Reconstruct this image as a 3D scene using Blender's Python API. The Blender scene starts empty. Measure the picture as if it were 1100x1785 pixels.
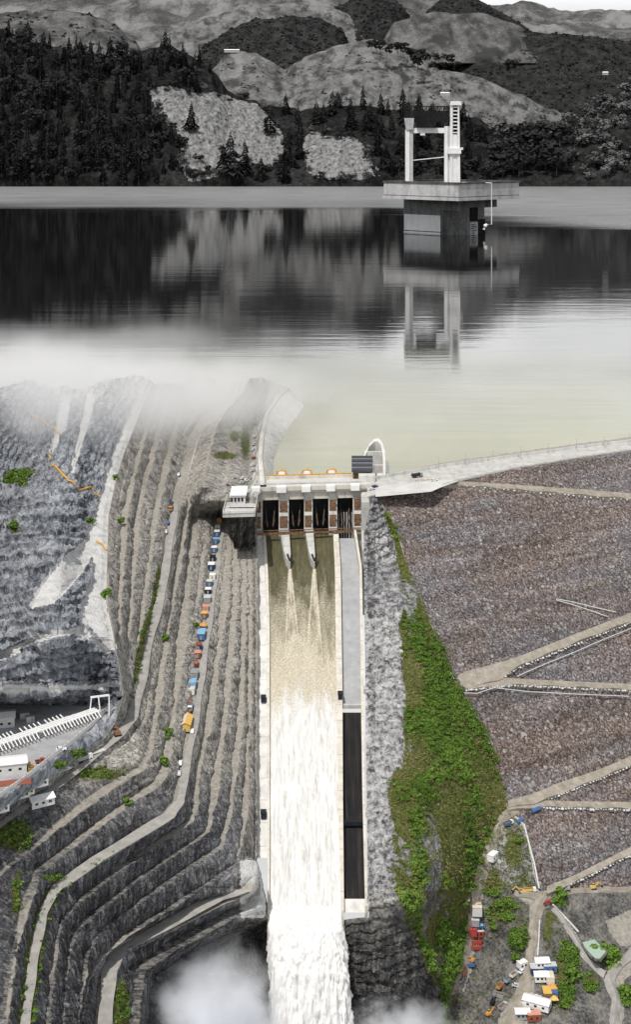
import bpy, bmesh, math, random
import numpy as np
from mathutils import Vector, Matrix
random.seed(7)
rng = np.random.default_rng(11)
SC = bpy.context.scene
COL = SC.collection

# ------------------------------------------------------------------ camera, sky, sun, exposure
S, F, H, YH, CX = 2.0, 2500.0, 112.0, 250.0, 550.0      # design unit, focal length in photo pixels, eye height, horizon row
cam_d = bpy.data.cameras.new("camera")
cam = bpy.data.objects.new("camera", cam_d)
COL.objects.link(cam)
cam.location = (0, 0, H * S)
cam.rotation_euler = (math.radians(90), 0, 0)
cam_d.sensor_width = 36
cam_d.lens = 36 * F / 1785
cam_d.shift_y = -(892.5 - YH) / 1785
cam_d.clip_start = 1
cam_d.clip_end = 80000
SC.camera = cam

SUN = Vector((-0.24, -0.42, 0.87)).normalized()
sd = bpy.data.lights.new("sun", 'SUN')
sd.energy = 3.5
sd.angle = math.radians(0.6)
sd.color = (1.0, 0.96, 0.9)
so = bpy.data.objects.new("sun", sd)
COL.objects.link(so)
so.rotation_euler = SUN.to_track_quat('Z', 'Y').to_euler()
so.location = (0, 0, 600)

W = bpy.data.worlds.new("World")
SC.world = W
W.use_nodes = True
wt = W.node_tree
wt.nodes.clear()
w_out = wt.nodes.new('ShaderNodeOutputWorld')
w_bg = wt.nodes.new('ShaderNodeBackground')
w_bg.inputs['Strength'].default_value = 0.1
w_sky = wt.nodes.new('ShaderNodeTexSky')
w_sky.sky_type = 'NISHITA'
w_sky.sun_disc = False
w_sky.sun_elevation = math.asin(SUN.z)
w_sky.sun_rotation = math.atan2(SUN.x, SUN.y)
w_sky.dust_density = 2.0
w_hsv = wt.nodes.new('ShaderNodeHueSaturation')
w_hsv.inputs['Saturation'].default_value = 0.35
w_tc = wt.nodes.new('ShaderNodeTexCoord')
w_sep = wt.nodes.new('ShaderNodeSeparateXYZ')
w_map = wt.nodes.new('ShaderNodeMapping')
w_map.inputs['Scale'].default_value = (3.0, 3.0, 9.0)
w_no = wt.nodes.new('ShaderNodeTexNoise')
w_no.inputs['Scale'].default_value = 1.3
w_no.inputs['Detail'].default_value = 6
w_r1 = wt.nodes.new('ShaderNodeValToRGB')            # cloud cover by elevation: thick low down, open above
w_r1.color_ramp.elements[0].position = 0.0
w_r1.color_ramp.elements[0].color = (0.9, 0.9, 0.9, 1)
e = w_r1.color_ramp.elements.new(0.24)
e.color = (0.85, 0.85, 0.85, 1)
w_r1.color_ramp.elements[-1].position = 0.46
w_r1.color_ramp.elements[-1].color = (0.10, 0.10, 0.10, 1)
w_mr = wt.nodes.new('ShaderNodeMapRange')
w_mr.inputs['From Min'].default_value = 0.3
w_mr.inputs['From Max'].default_value = 0.62
w_mr.inputs['To Min'].default_value = 0.55
w_mr.inputs['To Max'].default_value = 1.1
w_mul = wt.nodes.new('ShaderNodeMath')
w_mul.operation = 'MULTIPLY'
w_mul.use_clamp = True
w_mix = wt.nodes.new('ShaderNodeMix')
w_mix.data_type = 'RGBA'
w_boost = wt.nodes.new('ShaderNodeValToRGB')          # brighter sky band added above the view to whiten the lake's reflection
w_boost.color_ramp.elements[0].position = 0.085
w_boost.color_ramp.elements[0].color = (0.95, 0.955, 0.96, 1)
e2 = w_boost.color_ramp.elements.new(0.135)
e2.color = (1.75, 1.75, 1.75, 1)
w_boost.color_ramp.elements[-1].position = 0.32
w_boost.color_ramp.elements[-1].color = (1.0, 1.01, 1.03, 1)
w_sc = wt.nodes.new('ShaderNodeVectorMath')
w_sc.operation = 'SCALE'
w_sc.inputs['Scale'].default_value = 10.0
lk = wt.links.new
lk(w_tc.outputs['Generated'], w_sep.inputs[0])
lk(w_tc.outputs['Generated'], w_map.inputs[0])
lk(w_map.outputs[0], w_no.inputs['Vector'])
lk(w_sep.outputs['Z'], w_r1.inputs[0])
lk(w_no.outputs['Fac'], w_mr.inputs['Value'])
lk(w_mr.outputs[0], w_mul.inputs[0])
lk(w_r1.outputs[0], w_mul.inputs[1])
lk(w_mul.outputs[0], w_mix.inputs[0])
lk(w_sky.outputs[0], w_hsv.inputs['Color'])
lk(w_hsv.outputs[0], w_mix.inputs[6])
lk(w_sep.outputs['Z'], w_boost.inputs[0])
lk(w_boost.outputs[0], w_sc.inputs[0])
lk(w_sc.outputs[0], w_mix.inputs[7])
lk(w_mix.outputs[2], w_bg.inputs['Color'])
lk(w_bg.outputs[0], w_out.inputs['Surface'])

SC.view_settings.view_transform = 'Standard'
SC.view_settings.look = 'None'
SC.view_settings.exposure = 0.0
SC.view_settings.gamma = 1.0
SC.cycles.use_denoising = True
SC.cycles.max_bounces = 22
SC.cycles.diffuse_bounces = 3
SC.cycles.glossy_bounces = 3
SC.cycles.volume_bounces = 18
SC.cycles.caustics_reflective = False
SC.cycles.caustics_refractive = False

# ------------------------------------------------------------------ helpers: space
def arr(*a):
    return np.stack(np.broadcast_arrays(*[np.asarray(q, float) for q in a]), -1)
def U(px, py, Y):
    px, py, Y = (np.asarray(q, float) for q in (px, py, Y))
    return arr((px - CX) * Y / F, Y, H - (py - YH) * Y / F) * S
def Yz(py, z):
    return F * (H - z) / (np.asarray(py, float) - YH)
def Uz(px, py, z):
    return U(px, py, Yz(py, z))
def line(pts):
    p = np.array(pts, float)
    return lambda y: np.interp(y, p[:, 1], p[:, 0])
def hline(pts):                                      # x -> y
    p = np.array(pts, float)
    return lambda x: np.interp(x, p[:, 0], p[:, 1])

# ------------------------------------------------------------------ helpers: noise
def _hash(ix, iy, iz, seed):
    n = (ix * 374761393 + iy * 668265263 + iz * 2147483647 + seed * 1274126177) & 0xFFFFFFFF
    n = ((n ^ (n >> 13)) * 1274126177) & 0xFFFFFFFF
    n = ((n ^ (n >> 16)) * 2246822519) & 0xFFFFFFFF
    return ((n ^ (n >> 15)) & 0xFFFFFF) / 16777215.0
def vnoise(p, seed=0):
    i = np.floor(p).astype(np.int64)
    f = p - i
    f = f * f * (3 - 2 * f)
    x, y, z = i[..., 0], i[..., 1], i[..., 2]
    fx, fy, fz = f[..., 0], f[..., 1], f[..., 2]
    def c(a, b, d): return _hash(x + a, y + b, z + d, seed)
    x00 = c(0,0,0)*(1-fx)+c(1,0,0)*fx; x10 = c(0,1,0)*(1-fx)+c(1,1,0)*fx
    x01 = c(0,0,1)*(1-fx)+c(1,0,1)*fx; x11 = c(0,1,1)*(1-fx)+c(1,1,1)*fx
    return (x00*(1-fy)+x10*fy)*(1-fz) + (x01*(1-fy)+x11*fy)*fz
def fbm(p, oct=4, seed=0, ridged=False):
    t, a, s = 0, 1.0, 0
    for k in range(oct):
        n = vnoise(p * 2.03**k + 17.3*k, seed + k) * 2 - 1
        if ridged: n = 1 - 2*abs(n)
        t = t + a*n; s += a; a *= 0.52
    return t / s
def sstep(a, b, x):
    t = np.clip((np.asarray(x, float) - a) / (b - a), 0, 1)
    return t*t*(3-2*t)
def inpoly(px, py, poly):
    r = np.zeros(np.shape(px), bool)
    n = len(poly)
    for k in range(n):
        x0, y0 = poly[k]; x1, y1 = poly[(k+1) % n]
        if y0 == y1: continue
        r ^= ((y0 > py) != (y1 > py)) & (px < (x1-x0)*(py-y0)/(y1-y0) + x0)
    return r

# ------------------------------------------------------------------ helpers: objects
def tag(o, label=None, cat=None, group=None, kind=None):
    if label: o['label'] = label
    if cat: o['category'] = cat
    if group: o['group'] = group
    if kind: o['kind'] = kind
    return o
def empty(name, loc, label, cat, group=None, rz=0.0):
    o = bpy.data.objects.new(name, None)
    o.empty_display_size = 1
    o.location = [float(v) for v in loc]
    o.rotation_euler = (0, 0, rz)
    COL.objects.link(o)
    return tag(o, label, cat, group)
def mesh_np(name, V, Fc, mats, parent=None, attrs=None, midx=None, smooth=False):
    me = bpy.data.meshes.new(name)
    V = np.asarray(V, np.float32).reshape(-1, 3)
    Fc = np.asarray(Fc, np.int32)
    nf, k = Fc.shape
    me.vertices.add(len(V)); me.vertices.foreach_set('co', V.ravel())
    me.loops.add(nf*k); me.loops.foreach_set('vertex_index', Fc.ravel())
    me.polygons.add(nf)
    me.polygons.foreach_set('loop_start', np.arange(0, nf*k, k, dtype=np.int32))
    for m in (mats if isinstance(mats, (list, tuple)) else [mats]): me.materials.append(m)
    if midx is not None: me.polygons.foreach_set('material_index', np.asarray(midx, np.int32).ravel())
    me.polygons.foreach_set('use_smooth', np.full(nf, bool(smooth)))
    for nme, a in (attrs or {}).items():
        at = me.attributes.new(nme, 'FLOAT', 'POINT')
        at.data.foreach_set('value', np.asarray(a, np.float32).ravel())
    me.update(calc_edges=True)
    me.validate()
    o = bpy.data.objects.new(name, me)
    COL.objects.link(o)
    if parent: o.parent = parent
    return o
def gfaces(r, c):
    i = np.arange(r*c).reshape(r, c)
    return np.stack([i[:-1, :-1], i[1:, :-1], i[1:, 1:], i[:-1, 1:]], -1).reshape(-1, 4)
def grid(name, P, mats, parent=None, attrs=None, smooth=False, midx=None):
    r, c = P.shape[:2]
    return mesh_np(name, P.reshape(-1, 3), gfaces(r, c), mats, parent, attrs, midx, smooth)
def gnormal(P):
    du = np.gradient(P, axis=1); dv = np.gradient(P, axis=0)
    n = np.cross(du, dv)
    n /= np.maximum(np.linalg.norm(n, axis=-1, keepdims=True), 1e-6)
    s = np.sign((n * (np.array([0, 0, H*S]) - P)).sum(-1, keepdims=True))
    s[s == 0] = 1
    return n*s
class MB:
    """collects boxes, bars, tubes and polygons; build() links them as ONE mesh object"""
    def __init__(s): s.v, s.f, s.m = [], [], []
    def add(s, vs, fs, m=0):
        b = len(s.v)
        s.v += [tuple(float(c) for c in q) for q in vs]
        s.f += [tuple(b+i for i in q) for q in fs]
        s.m += [m]*len(fs)
        return s
    def box(s, c, d, rz=0, m=0, taper=1.0):
        x, y, z = (q/2 for q in d)
        cs, sn = math.cos(rz), math.sin(rz)
        vs = []
        for zz, t in ((-z, 1), (z, taper)):
            for xx, yy in ((-x, -y), (x, -y), (x, y), (-x, y)):
                xx *= t; yy *= t
                vs.append((c[0]+xx*cs-yy*sn, c[1]+xx*sn+yy*cs, c[2]+zz))
        return s.add(vs, [(3,2,1,0),(4,5,6,7),(0,1,5,4),(1,2,6,5),(2,3,7,6),(3,0,4,7)], m)
    def hexa(s, p8, m=0):
        return s.add(p8, [(3,2,1,0),(4,5,6,7),(0,1,5,4),(1,2,6,5),(2,3,7,6),(3,0,4,7)], m)
    def bar(s, a, b, w, h=None, m=0):
        a, b = Vector(a), Vector(b); h = h or w
        d = (b-a).normalized()
        up = Vector((0,0,1)) if abs(d.z) < .95 else Vector((0,1,0))
        x = d.cross(up).normalized()*w/2; y = x.cross(d).normalized()*h/2
        return s.hexa([a-x-y, a+x-y, a+x+y, a-x+y, b-x-y, b+x-y, b+x+y, b-x+y], m)
    def tube(s, pts, r, n=8, m=0, cap=True):
        pts = [Vector(p) for p in pts]
        rs = r if isinstance(r, (list, tuple)) else [r]*len(pts)
        b = len(s.v); vs, fs = [], []
        for i, p in enumerate(pts):
            d = (pts[min(i+1, len(pts)-1)] - pts[max(i-1, 0)]).normalized()
            up = Vector((0,0,1)) if abs(d.z) < .9 else Vector((1,0,0))
            x = d.cross(up).normalized(); y = d.cross(x)
            vs += [p + (x*math.cos(2*math.pi*k/n) + y*math.sin(2*math.pi*k/n))*rs[i] for k in range(n)]
        for i in range(len(pts)-1):
            for k in range(n):
                fs.append((i*n+k, i*n+(k+1)%n, (i+1)*n+(k+1)%n, (i+1)*n+k))
        if cap:
            fs.append(tuple(range(n))[::-1]); fs.append(tuple(range((len(pts)-1)*n, len(pts)*n)))
        return s.add(vs, fs, m)
    def prism(s, poly, z0, z1, m=0):
        n = len(poly)
        vs = [(x, y, z0) for x, y in poly] + [(x, y, z1) for x, y in poly]
        fs = [tuple(range(n))[::-1], tuple(range(n, 2*n))] + [(i, (i+1)%n, n+(i+1)%n, n+i) for i in range(n)]
        return s.add(vs, fs, m)
    def build(s, name, mats, parent=None, loc=None, smooth=False):
        me = bpy.data.meshes.new(name)
        me.from_pydata(s.v, [], s.f)
        for m in (mats if isinstance(mats, (list, tuple)) else [mats]): me.materials.append(m)
        for p, i in zip(me.polygons, s.m): p.material_index = i; p.use_smooth = smooth
        bm = bmesh.new(); bm.from_mesh(me)
        bmesh.ops.recalc_face_normals(bm, faces=bm.faces)
        bm.to_mesh(me); bm.free()
        me.validate()
        o = bpy.data.objects.new(name, me)
        COL.objects.link(o)
        if parent: o.parent = parent
        if loc is not None: o.location = [float(v) for v in loc]
        return o
def copy_tree(o, parent=None):
    c = o.copy(); COL.objects.link(c); c.parent = parent
    for ch in list(o.children): copy_tree(ch, c)
    return c

# ------------------------------------------------------------------ helpers: materials
class Mat:
    def __init__(s, name, rough=0.85, color=None, spec=0.3, metal=0.0):
        s.m = bpy.data.materials.new(name); s.m.use_nodes = True
        s.t = s.m.node_tree; s.b = s.t.nodes['Principled BSDF']; s.out = s.t.nodes['Material Output']
        s.b.inputs['Roughness'].default_value = rough
        s.b.inputs['Specular IOR Level'].default_value = spec
        s.b.inputs['Metallic'].default_value = metal
        if color: s.b.inputs['Base Color'].default_value = (*color, 1)
        s.pos = None
    def n(s, typ, **kw):
        q = s.t.nodes.new('ShaderNode'+typ)
        for k, v in kw.items():
            if k in q.inputs: q.inputs[k].default_value = v
            else: setattr(q, k, v)
        return q
    def l(s, a, b): s.t.links.new(a, b)
    def coords(s, scale=(1,1,1), rot=(0,0,0), obj=False):
        if s.pos is None:
            s.pos = s.n('TexCoord').outputs['Object']
        mp = s.n('Mapping'); mp.inputs['Scale'].default_value = scale; mp.inputs['Rotation'].default_value = rot
        s.l(s.pos, mp.inputs[0]); return mp.outputs[0]
    def noise(s, scale, detail=5, rough=0.6, sc=(1,1,1), rot=(0,0,0), dist=0.0):
        q = s.n('TexNoise'); q.inputs['Scale'].default_value = scale; q.inputs['Detail'].default_value = detail
        q.inputs['Roughness'].default_value = rough; q.inputs['Distortion'].default_value = dist
        s.l(s.coords(sc, rot), q.inputs['Vector']); return q.outputs['Fac']
    def voro(s, scale, feature='F1', sc=(1,1,1), out='Distance', rand=1.0):
        q = s.n('TexVoronoi'); q.feature = feature; q.inputs['Scale'].default_value = scale
        q.inputs['Randomness'].default_value = rand
        s.l(s.coords(sc), q.inputs['Vector']); return q.outputs[out]
    def ramp(s, fac, stops, interp='LINEAR'):
        q = s.n('ValToRGB'); cr = q.color_ramp; cr.interpolation = interp
        while len(cr.elements) < len(stops): cr.elements.new(0.5)
        for e, (p, c) in zip(cr.elements, stops):
            e.position = p; e.color = (*c, 1) if len(c) == 3 else c
        s.l(fac, q.inputs[0]); return q.outputs[0]
    def rng(s, fac, a, b, c=0.0, d=1.0):
        q = s.n('MapRange'); q.clamp = True
        for k, v in zip(('From Min','From Max','To Min','To Max'), (a, b, c, d)): q.inputs[k].default_value = v
        s.l(fac, q.inputs['Value']); return q.outputs[0]
    def math(s, op, a, b=0.5, clamp=False):
        q = s.n('Math'); q.operation = op; q.use_clamp = clamp
        for i, v in enumerate((a, b)):
            if isinstance(v, (int, float)): q.inputs[i].default_value = v
            else: s.l(v, q.inputs[i])
        return q.outputs[0]
    def mix(s, fac, a, b, typ='MIX'):
        q = s.n('Mix'); q.data_type = 'RGBA'; q.blend_type = typ
        for k, v in ((0, fac), (6, a), (7, b)):
            i = q.inputs[k]
            if isinstance(v, (int, float)): i.default_value = v
            elif isinstance(v, tuple): i.default_value = (*v, 1)
            else: s.l(v, i)
        return q.outputs[2]
    def attr(s, name):
        q = s.n('Attribute'); q.attribute_name = name; return q.outputs['Fac']
    def base(s, c): s.l(c, s.b.inputs['Base Color']); return s
    def bump(s, h, strength=0.5, dist=1.0):
        q = s.n('Bump'); q.inputs['Strength'].default_value = strength; q.inputs['Distance'].default_value = dist
        s.l(h, q.inputs['Height']); s.l(q.outputs[0], s.b.inputs['Normal']); return s
    def objrand(s): return s.n('ObjectInfo').outputs['Random']

def plain(name, color, rough=0.7, vary=0.12, scale=0.6, metal=0.0, joint=0.0):
    """painted or cast surface with slight blotches and grime"""
    q = Mat(name, rough, color, metal=metal)
    n = q.noise(scale, 6, 0.65)
    k = q.rng(n, 0.3, 0.7, 1-vary*1.6, 1+vary)
    v = q.n('HueSaturation'); v.inputs['Color'].default_value = (*color, 1)
    q.l(k, v.inputs['Value']); col = v.outputs[0]
    if joint:                                             # construction joints and drip stains of poured concrete
        sp = q.n('SeparateXYZ'); q.l(q.coords(), sp.inputs[0])
        j = q.math('PINGPONG', sp.outputs['Y'], joint/2)
        jm = q.math('MULTIPLY', q.rng(j, .38, .12), .5)
        st = q.math('MULTIPLY', q.rng(q.noise(.35, 6, .7, sc=(1, .25, .12)), .52, .70), .55)
        col = q.mix(q.math('MAXIMUM', jm, st), col, tuple(x*.42 for x in color))
    q.base(col)
    q.bump(n, 0.15, 0.05)
    return q.m

# ------------------------------------------------------------------ materials of the setting
def rock_material(name, light, mid, dark, scale=0.35, streak=0.35, strata=(0.3, 0.9, 0.25), attrs=(), crack=0.5):
    """quarried rock: blotches, steep streaks, cracks; masks: bench (dusty ledge), green (growth), wet (stains and painted shade), pale (sprayed concrete, paler upper slope)"""
    q = Mat(name, 0.95, spec=0.1)
    n1 = q.noise(scale*0.18, 4, 0.6)
    n2 = q.noise(scale*1.4, 7, 0.72, sc=strata)
    n3 = q.noise(scale*3.0, 4, 0.7)
    f = q.math('ADD', q.math('MULTIPLY', n1, 0.35), q.math('ADD', q.math('MULTIPLY', n2, 0.45), q.math('MULTIPLY', n3, 0.2)))
    c = q.ramp(f, [(0.40, dark), (0.475, mid), (0.56, light), (0.66, tuple(min(1, x*1.25) for x in light))])
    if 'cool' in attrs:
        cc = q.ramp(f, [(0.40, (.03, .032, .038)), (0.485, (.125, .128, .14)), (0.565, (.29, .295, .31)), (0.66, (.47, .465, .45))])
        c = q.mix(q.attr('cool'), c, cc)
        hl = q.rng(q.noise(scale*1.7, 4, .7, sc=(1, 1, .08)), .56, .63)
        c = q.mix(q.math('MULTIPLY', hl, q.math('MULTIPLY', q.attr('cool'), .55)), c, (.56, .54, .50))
    st = q.noise(scale*1.3, 5, 0.7, sc=(1, 1, 0.10))
    stm = q.math('MULTIPLY', q.rng(st, 0.50, 0.57), streak)
    c = q.mix(stm, c, dark)
    vq = q.n('TexVoronoi'); vq.feature = 'DISTANCE_TO_EDGE'; vq.inputs['Scale'].default_value = scale*0.45
    nq = q.n('TexNoise'); nq.inputs['Scale'].default_value = scale*0.5; nq.inputs['Detail'].default_value = 5
    q.l(q.coords(strata), nq.inputs['Vector'])
    va = q.n('VectorMath'); va.operation = 'MULTIPLY_ADD'; q.l(nq.outputs['Color'], va.inputs[0]); va.inputs[1].default_value = (9, 9, 9); q.l(q.coords((.7, .7, 1.3)), va.inputs[2])
    q.l(va.outputs[0], vq.inputs['Vector'])
    crn = q.math('MULTIPLY', q.math('MULTIPLY', q.rng(vq.outputs['Distance'], 0.07, 0.0), q.rng(n1, .4, .6)), crack)
    c = q.mix(crn, c, tuple(x*0.45 for x in dark))
    if 'stain_shade' in attrs:
        w = q.math('MULTIPLY', q.attr('stain_shade'), q.rng(q.noise(scale*0.8, 5, 0.75, sc=(1, 1, 0.16)), 0.36, 0.54), True)
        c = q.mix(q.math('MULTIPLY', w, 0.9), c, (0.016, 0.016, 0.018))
    if 'pale' in attrs:
        pn = q.ramp(q.noise(scale*0.7, 6, 0.65), [(0.3, (0.38, 0.38, 0.375)), (0.5, (0.53, 0.527, 0.515)), (0.75, (0.66, 0.655, 0.64))])
        pm = q.rng(q.math('ADD', q.attr('pale'), q.math('MULTIPLY', q.math('SUBTRACT', n2, 0.5), 0.9)), 0.35, 0.6)
        c = q.mix(pm, c, pn)
    if 'bench' in attrs:
        bn = q.ramp(q.noise(scale*0.9, 6, 0.7), [(0.3, (0.20, 0.185, 0.16)), (0.5, (0.34, 0.315, 0.275)), (0.72, (0.46, 0.43, 0.385))])
        bm_ = q.rng(q.math('ADD', q.attr('bench'), q.math('MULTIPLY', q.math('SUBTRACT', n2, 0.5), 1.0)), 0.3, 0.65)
        c = q.mix(q.math('MULTIPLY', bm_, 0.9), c, bn)
    if 'green' in attrs:
        gn = q.ramp(q.noise(scale*2.0, 5, 0.7), [(0.35, (0.045, 0.055, 0.016)), (0.5, (0.095, 0.108, 0.032)), (0.6, (0.15, 0.138, 0.058)), (0.72, (0.27, 0.22, 0.15))])
        gm = q.rng(q.math('ADD', q.attr('green'), q.math('MULTIPLY', q.math('SUBTRACT', n2, 0.5), 1.3)), 0.4, 0.6)
        c = q.mix(gm, c, gn)
    q.base(c)
    q.bump(q.math('SUBTRACT', f, q.math('MULTIPLY', crn, 0.3)), 0.9, 2.0)
    return q.m

M_HILL = rock_material('quarried_rock', (0.50, 0.47, 0.425), (0.31, 0.295, 0.27), (0.06, 0.057, 0.053), scale=.55, streak=.6, attrs=('stain_shade', 'pale', 'bench', 'green', 'cool'))
M_BLUE = rock_material('blue_grey_rock', (0.36, 0.375, 0.40), (0.21, 0.225, 0.25), (0.035, 0.038, 0.047), scale=.3, strata=(0.8, 0.35, 0.6), streak=0.4, crack=.4, attrs=('stain_shade', 'pale', 'bench', 'green'))
M_RIDGE = rock_material('ridge_rock', (0.42, 0.42, 0.42), (0.26, 0.26, 0.27), (0.05, 0.05, 0.055), streak=0.5, strata=(0.8, 0.5, 0.8), crack=.8, attrs=('stain_shade', 'pale', 'bench', 'green'))

M_SOIL = rock_material('valley_soil', (0.23, 0.22, 0.20), (0.115, 0.112, 0.108), (0.035, 0.034, 0.033), scale=.6, streak=0.15, strata=(0.8, 0.8, 0.8), attrs=('stain_shade', 'pale', 'bench', 'green'), crack=0.0)

def rockfill_material():
    q = Mat('rockfill', 0.95, spec=0.1)
    big = q.noise(0.016, 6, 0.65, sc=(0.35, .9, 3.2))
    v = q.n('TexVoronoi'); v.inputs['Scale'].default_value = 1.1
    q.l(q.coords(), v.inputs['Vector'])
    cs = q.n('SeparateColor'); q.l(v.outputs['Color'], cs.inputs[0])
    brown = q.ramp(cs.outputs[0], [(0.0, (0.085, 0.064, 0.057)), (0.35, (0.165, 0.122, 0.104)), (0.7, (0.245, 0.196, 0.172)), (0.92, (0.32, 0.282, 0.258)), (1.0, (0.40, 0.375, 0.36))])
    grey = q.ramp(cs.outputs[0], [(0.0, (0.09, 0.084, 0.09)), (0.35, (0.16, 0.148, 0.157)), (0.7, (0.235, 0.218, 0.228)), (0.92, (0.31, 0.295, 0.30)), (1.0, (0.42, 0.415, 0.415))])
    f = q.math('ADD', q.math('MULTIPLY', q.rng(big, 0.36, 0.62), 0.75), q.math('MULTIPLY', cs.outputs[1], 0.5))
    c = q.mix(q.rng(f, 0.45, 0.8), grey, brown)
    lay = q.noise(1.0, 4, .6, sc=(.012, .012, .22))
    hv = q.n('HueSaturation'); q.l(c, hv.inputs['Color']); q.l(q.rng(lay, .35, .65, .62, 1.06), hv.inputs['Value']); c = hv.outputs[0]
    gap = q.rng(v.outputs['Distance'], 0.85, 0.45, 0.5, 1.0)
    cm = q.n('Mix'); cm.data_type = 'RGBA'; cm.blend_type = 'MULTIPLY'; cm.inputs[0].default_value = 1
    q.l(c, cm.inputs[6]); q.l(gap, cm.inputs[7])
    v2 = q.n('TexVoronoi'); v2.inputs['Scale'].default_value = 0.50; q.l(q.coords(), v2.inputs['Vector'])
    c2s = q.n('SeparateColor'); q.l(v2.outputs['Color'], c2s.inputs[0])
    blk = q.math('MULTIPLY', q.rng(c2s.outputs[2], .80, .84), q.rng(v2.outputs['Distance'], .62, .5))
    bcol = q.ramp(c2s.outputs[0], [(0, (.10, .08, .075)), (.4, (.20, .16, .145)), (.75, (.26, .245, .24)), (1, (.36, .345, .335))])
    q.base(q.mix(blk, cm.outputs[2], bcol))
    q.bump(q.math('SUBTRACT', 1.0, v.outputs['Distance']), .7, 1.0)
    return q.m
M_FILL = rockfill_material()

def road_material(name, a, b, c, scale=0.25):
    q = Mat(name, 0.95, spec=0.1)
    n = q.noise(scale, 6, 0.65)
    q.base(q.ramp(n, [(0.3, a), (0.52, b), (0.72, c)]))
    q.bump(n, 0.3, 0.3)
    return q.m
M_DIRT = road_material('dirt_road', (0.21, 0.185, 0.15), (0.30, 0.27, 0.225), (0.40, 0.365, 0.315))
M_GRAVEL = road_material('gravel_road', (0.235, 0.23, 0.215), (0.31, 0.30, 0.28), (0.38, 0.37, 0.345))
M_CONC = plain('concrete', (0.50, 0.495, 0.47), 0.85, 0.14, 0.18, joint=9)
M_CONC_PALE = plain('pale_concrete', (0.62, 0.615, 0.59), 0.85, 0.12, 0.12, joint=13)
M_CONC_WARM = plain('sunbleached_concrete', (0.60, 0.565, 0.495), 0.85, 0.12, 0.2, joint=11)
M_ASPH = plain('asphalt', (0.34, 0.342, 0.35), 0.9, 0.15, 0.2)
M_PAVE = plain('light_paving', (0.55, 0.54, 0.52), 0.9, 0.10, 0.1)

# ------------------------------------------------------------------ spillway plane: depth of the chute at a picture row
def Yc(py):
    return 1.0/(1/444.0 + (np.asarray(py, float)-935.0)/655.0*(1/315.0-1/444.0))
def zc(py): return H - (py-YH)*Yc(py)/F
# valley side: heights h over an inclined reference plane
PA, PB = -72.6, 0.142
def Yh(py, h): return (H-PA-np.asarray(h, float))/((np.asarray(py, float)-YH)/F + PB)
def h_of(py, z):
    Y = Yz(py, z); return z-(PA+PB*Y)

# ------------------------------------------------------------------ left hillside: benches lofted between break lines
L = {}
L['A'] = line([(275,640),(255,690),(235,740),(215,790),(200,840),(188,900),(184,1050),(195,1100),(200,1130),(208,1170),(214,1210),(200,1260),(182,1285),(130,1325),(80,1365),(30,1396),(-20,1432),(-120,1500),(-320,1800)])
L['P'] = line([(292,640),(278,680),(262,720),(245,780),(232,830),(217,900),(208,1050),(206,1130),(213,1170),(219,1210),(204,1260),(185,1286),(133,1326),(83,1366),(33,1397),(-17,1433),(-115,1501),(-315,1800)])
L['Q'] = line([(315,640),(300,690),(285,720),(268,780),(255,830),(237,900),(228,1050),(219,1130),(221,1180),(224,1215),(208,1260),(188,1287),(136,1327),(86,1367),(36,1398),(-14,1434),(-110,1502),(-310,1800)])
L['R'] = line([(335,640),(318,700),(300,770),(285,830),(270,900),(250,1050),(240,1130),(232,1190),(228,1220),(212,1260),(191,1288),(139,1328),(89,1368),(39,1399),(-11,1435),(-105,1503),(-305,1800)])
L['S0'] = line([(420,640),(400,695),(360,728),(338,760),(322,820),(306,880),(278,1050),(262,1100),(252,1150),(245,1190),(230,1250),(205,1280),(150,1325),(100,1365),(50,1398),(0,1432),(-90,1505),(-290,1800)])
L['B2'] = line([(432,640),(408,698),(375,735),(350,770),(340,810),(335,850),(324,900),(299,1050),(271,1250),(262,1310),(251,1337),(188,1372),(113,1429),(57,1477),(13,1511),(-20,1545),(-60,1600),(-180,1800)])
L['B1'] = line([(445,640),(420,690),(395,712),(378,740),(366,780),(358,820),(352,860),(338,900),(322,1050),(302,1250),(283,1350),(276,1362),(200,1416),(131,1468),(65,1520),(48,1570),(22,1664),(0,1800)])
L['C'] = line([(478,640),(470,670),(450,700),(441,740),(438,780),(437,825),(420,845),(392,870),(388,895),(366,1050),(338,1250),(318,1350),(310,1400),(290,1424),(225,1464),(166,1500),(93,1551),(70,1594),(53,1682),(38,1800)])
L['D'] = line([(400,930),(391,1050),(364,1250),(342,1350),(340,1410),(334,1429),(218,1507),(144,1564),(105,1608),(92,1682),(82,1800)])
L['E'] = line([(412,930),(408,1050),(391,1250),(370,1400),(362,1450),(244,1529),(128,1622),(114,1700),(107,1800)])
L['Fx'] = line([(424,930),(424,1050),(419,1250),(400,1420),(386,1474),(262,1558),(175,1620),(150,1664),(133,1800)])
L['G'] = line([(434,930),(435,1050),(433,1250),(424,1450),(412,1506),(301,1580),(222,1628),(176,1668),(150,1710),(139,1800)])
L['Hh'] = line([(443,1500),(441,1530),(425,1556),(371,1573),(279,1621),(209,1656),(188,1699),(180,1800)])
L['I'] = line([(446,1500),(452,1545),(440,1575),(371,1612),(300,1650),(244,1690),(231,1800)])
L['J'] = line([(447,1500),(461,1560),(466,1600),(400,1625),(330,1660),(270,1700),(255,1800)])
L['X'] = line([(505,640),(505,675),(490,690),(470,720),(460,760),(457,800),(462,845),(447,866),(443,900),(443,940),(443,1500),(462,1560),(470,1600),(474,1800)])
rows = np.arange(640, 1801, 2.5)
def lh(pts): 
    p = np.array(pts, float); return lambda y: np.interp(y, p[:, 0], p[:, 1])
hz = lambda y, z: h_of(y, z)
hX = np.where(rows < 862, hz(rows, 4.0), 0)
zstrip = zc(rows)+1.5
hs = zstrip-(PA+PB*Yz(rows, zstrip))
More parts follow.
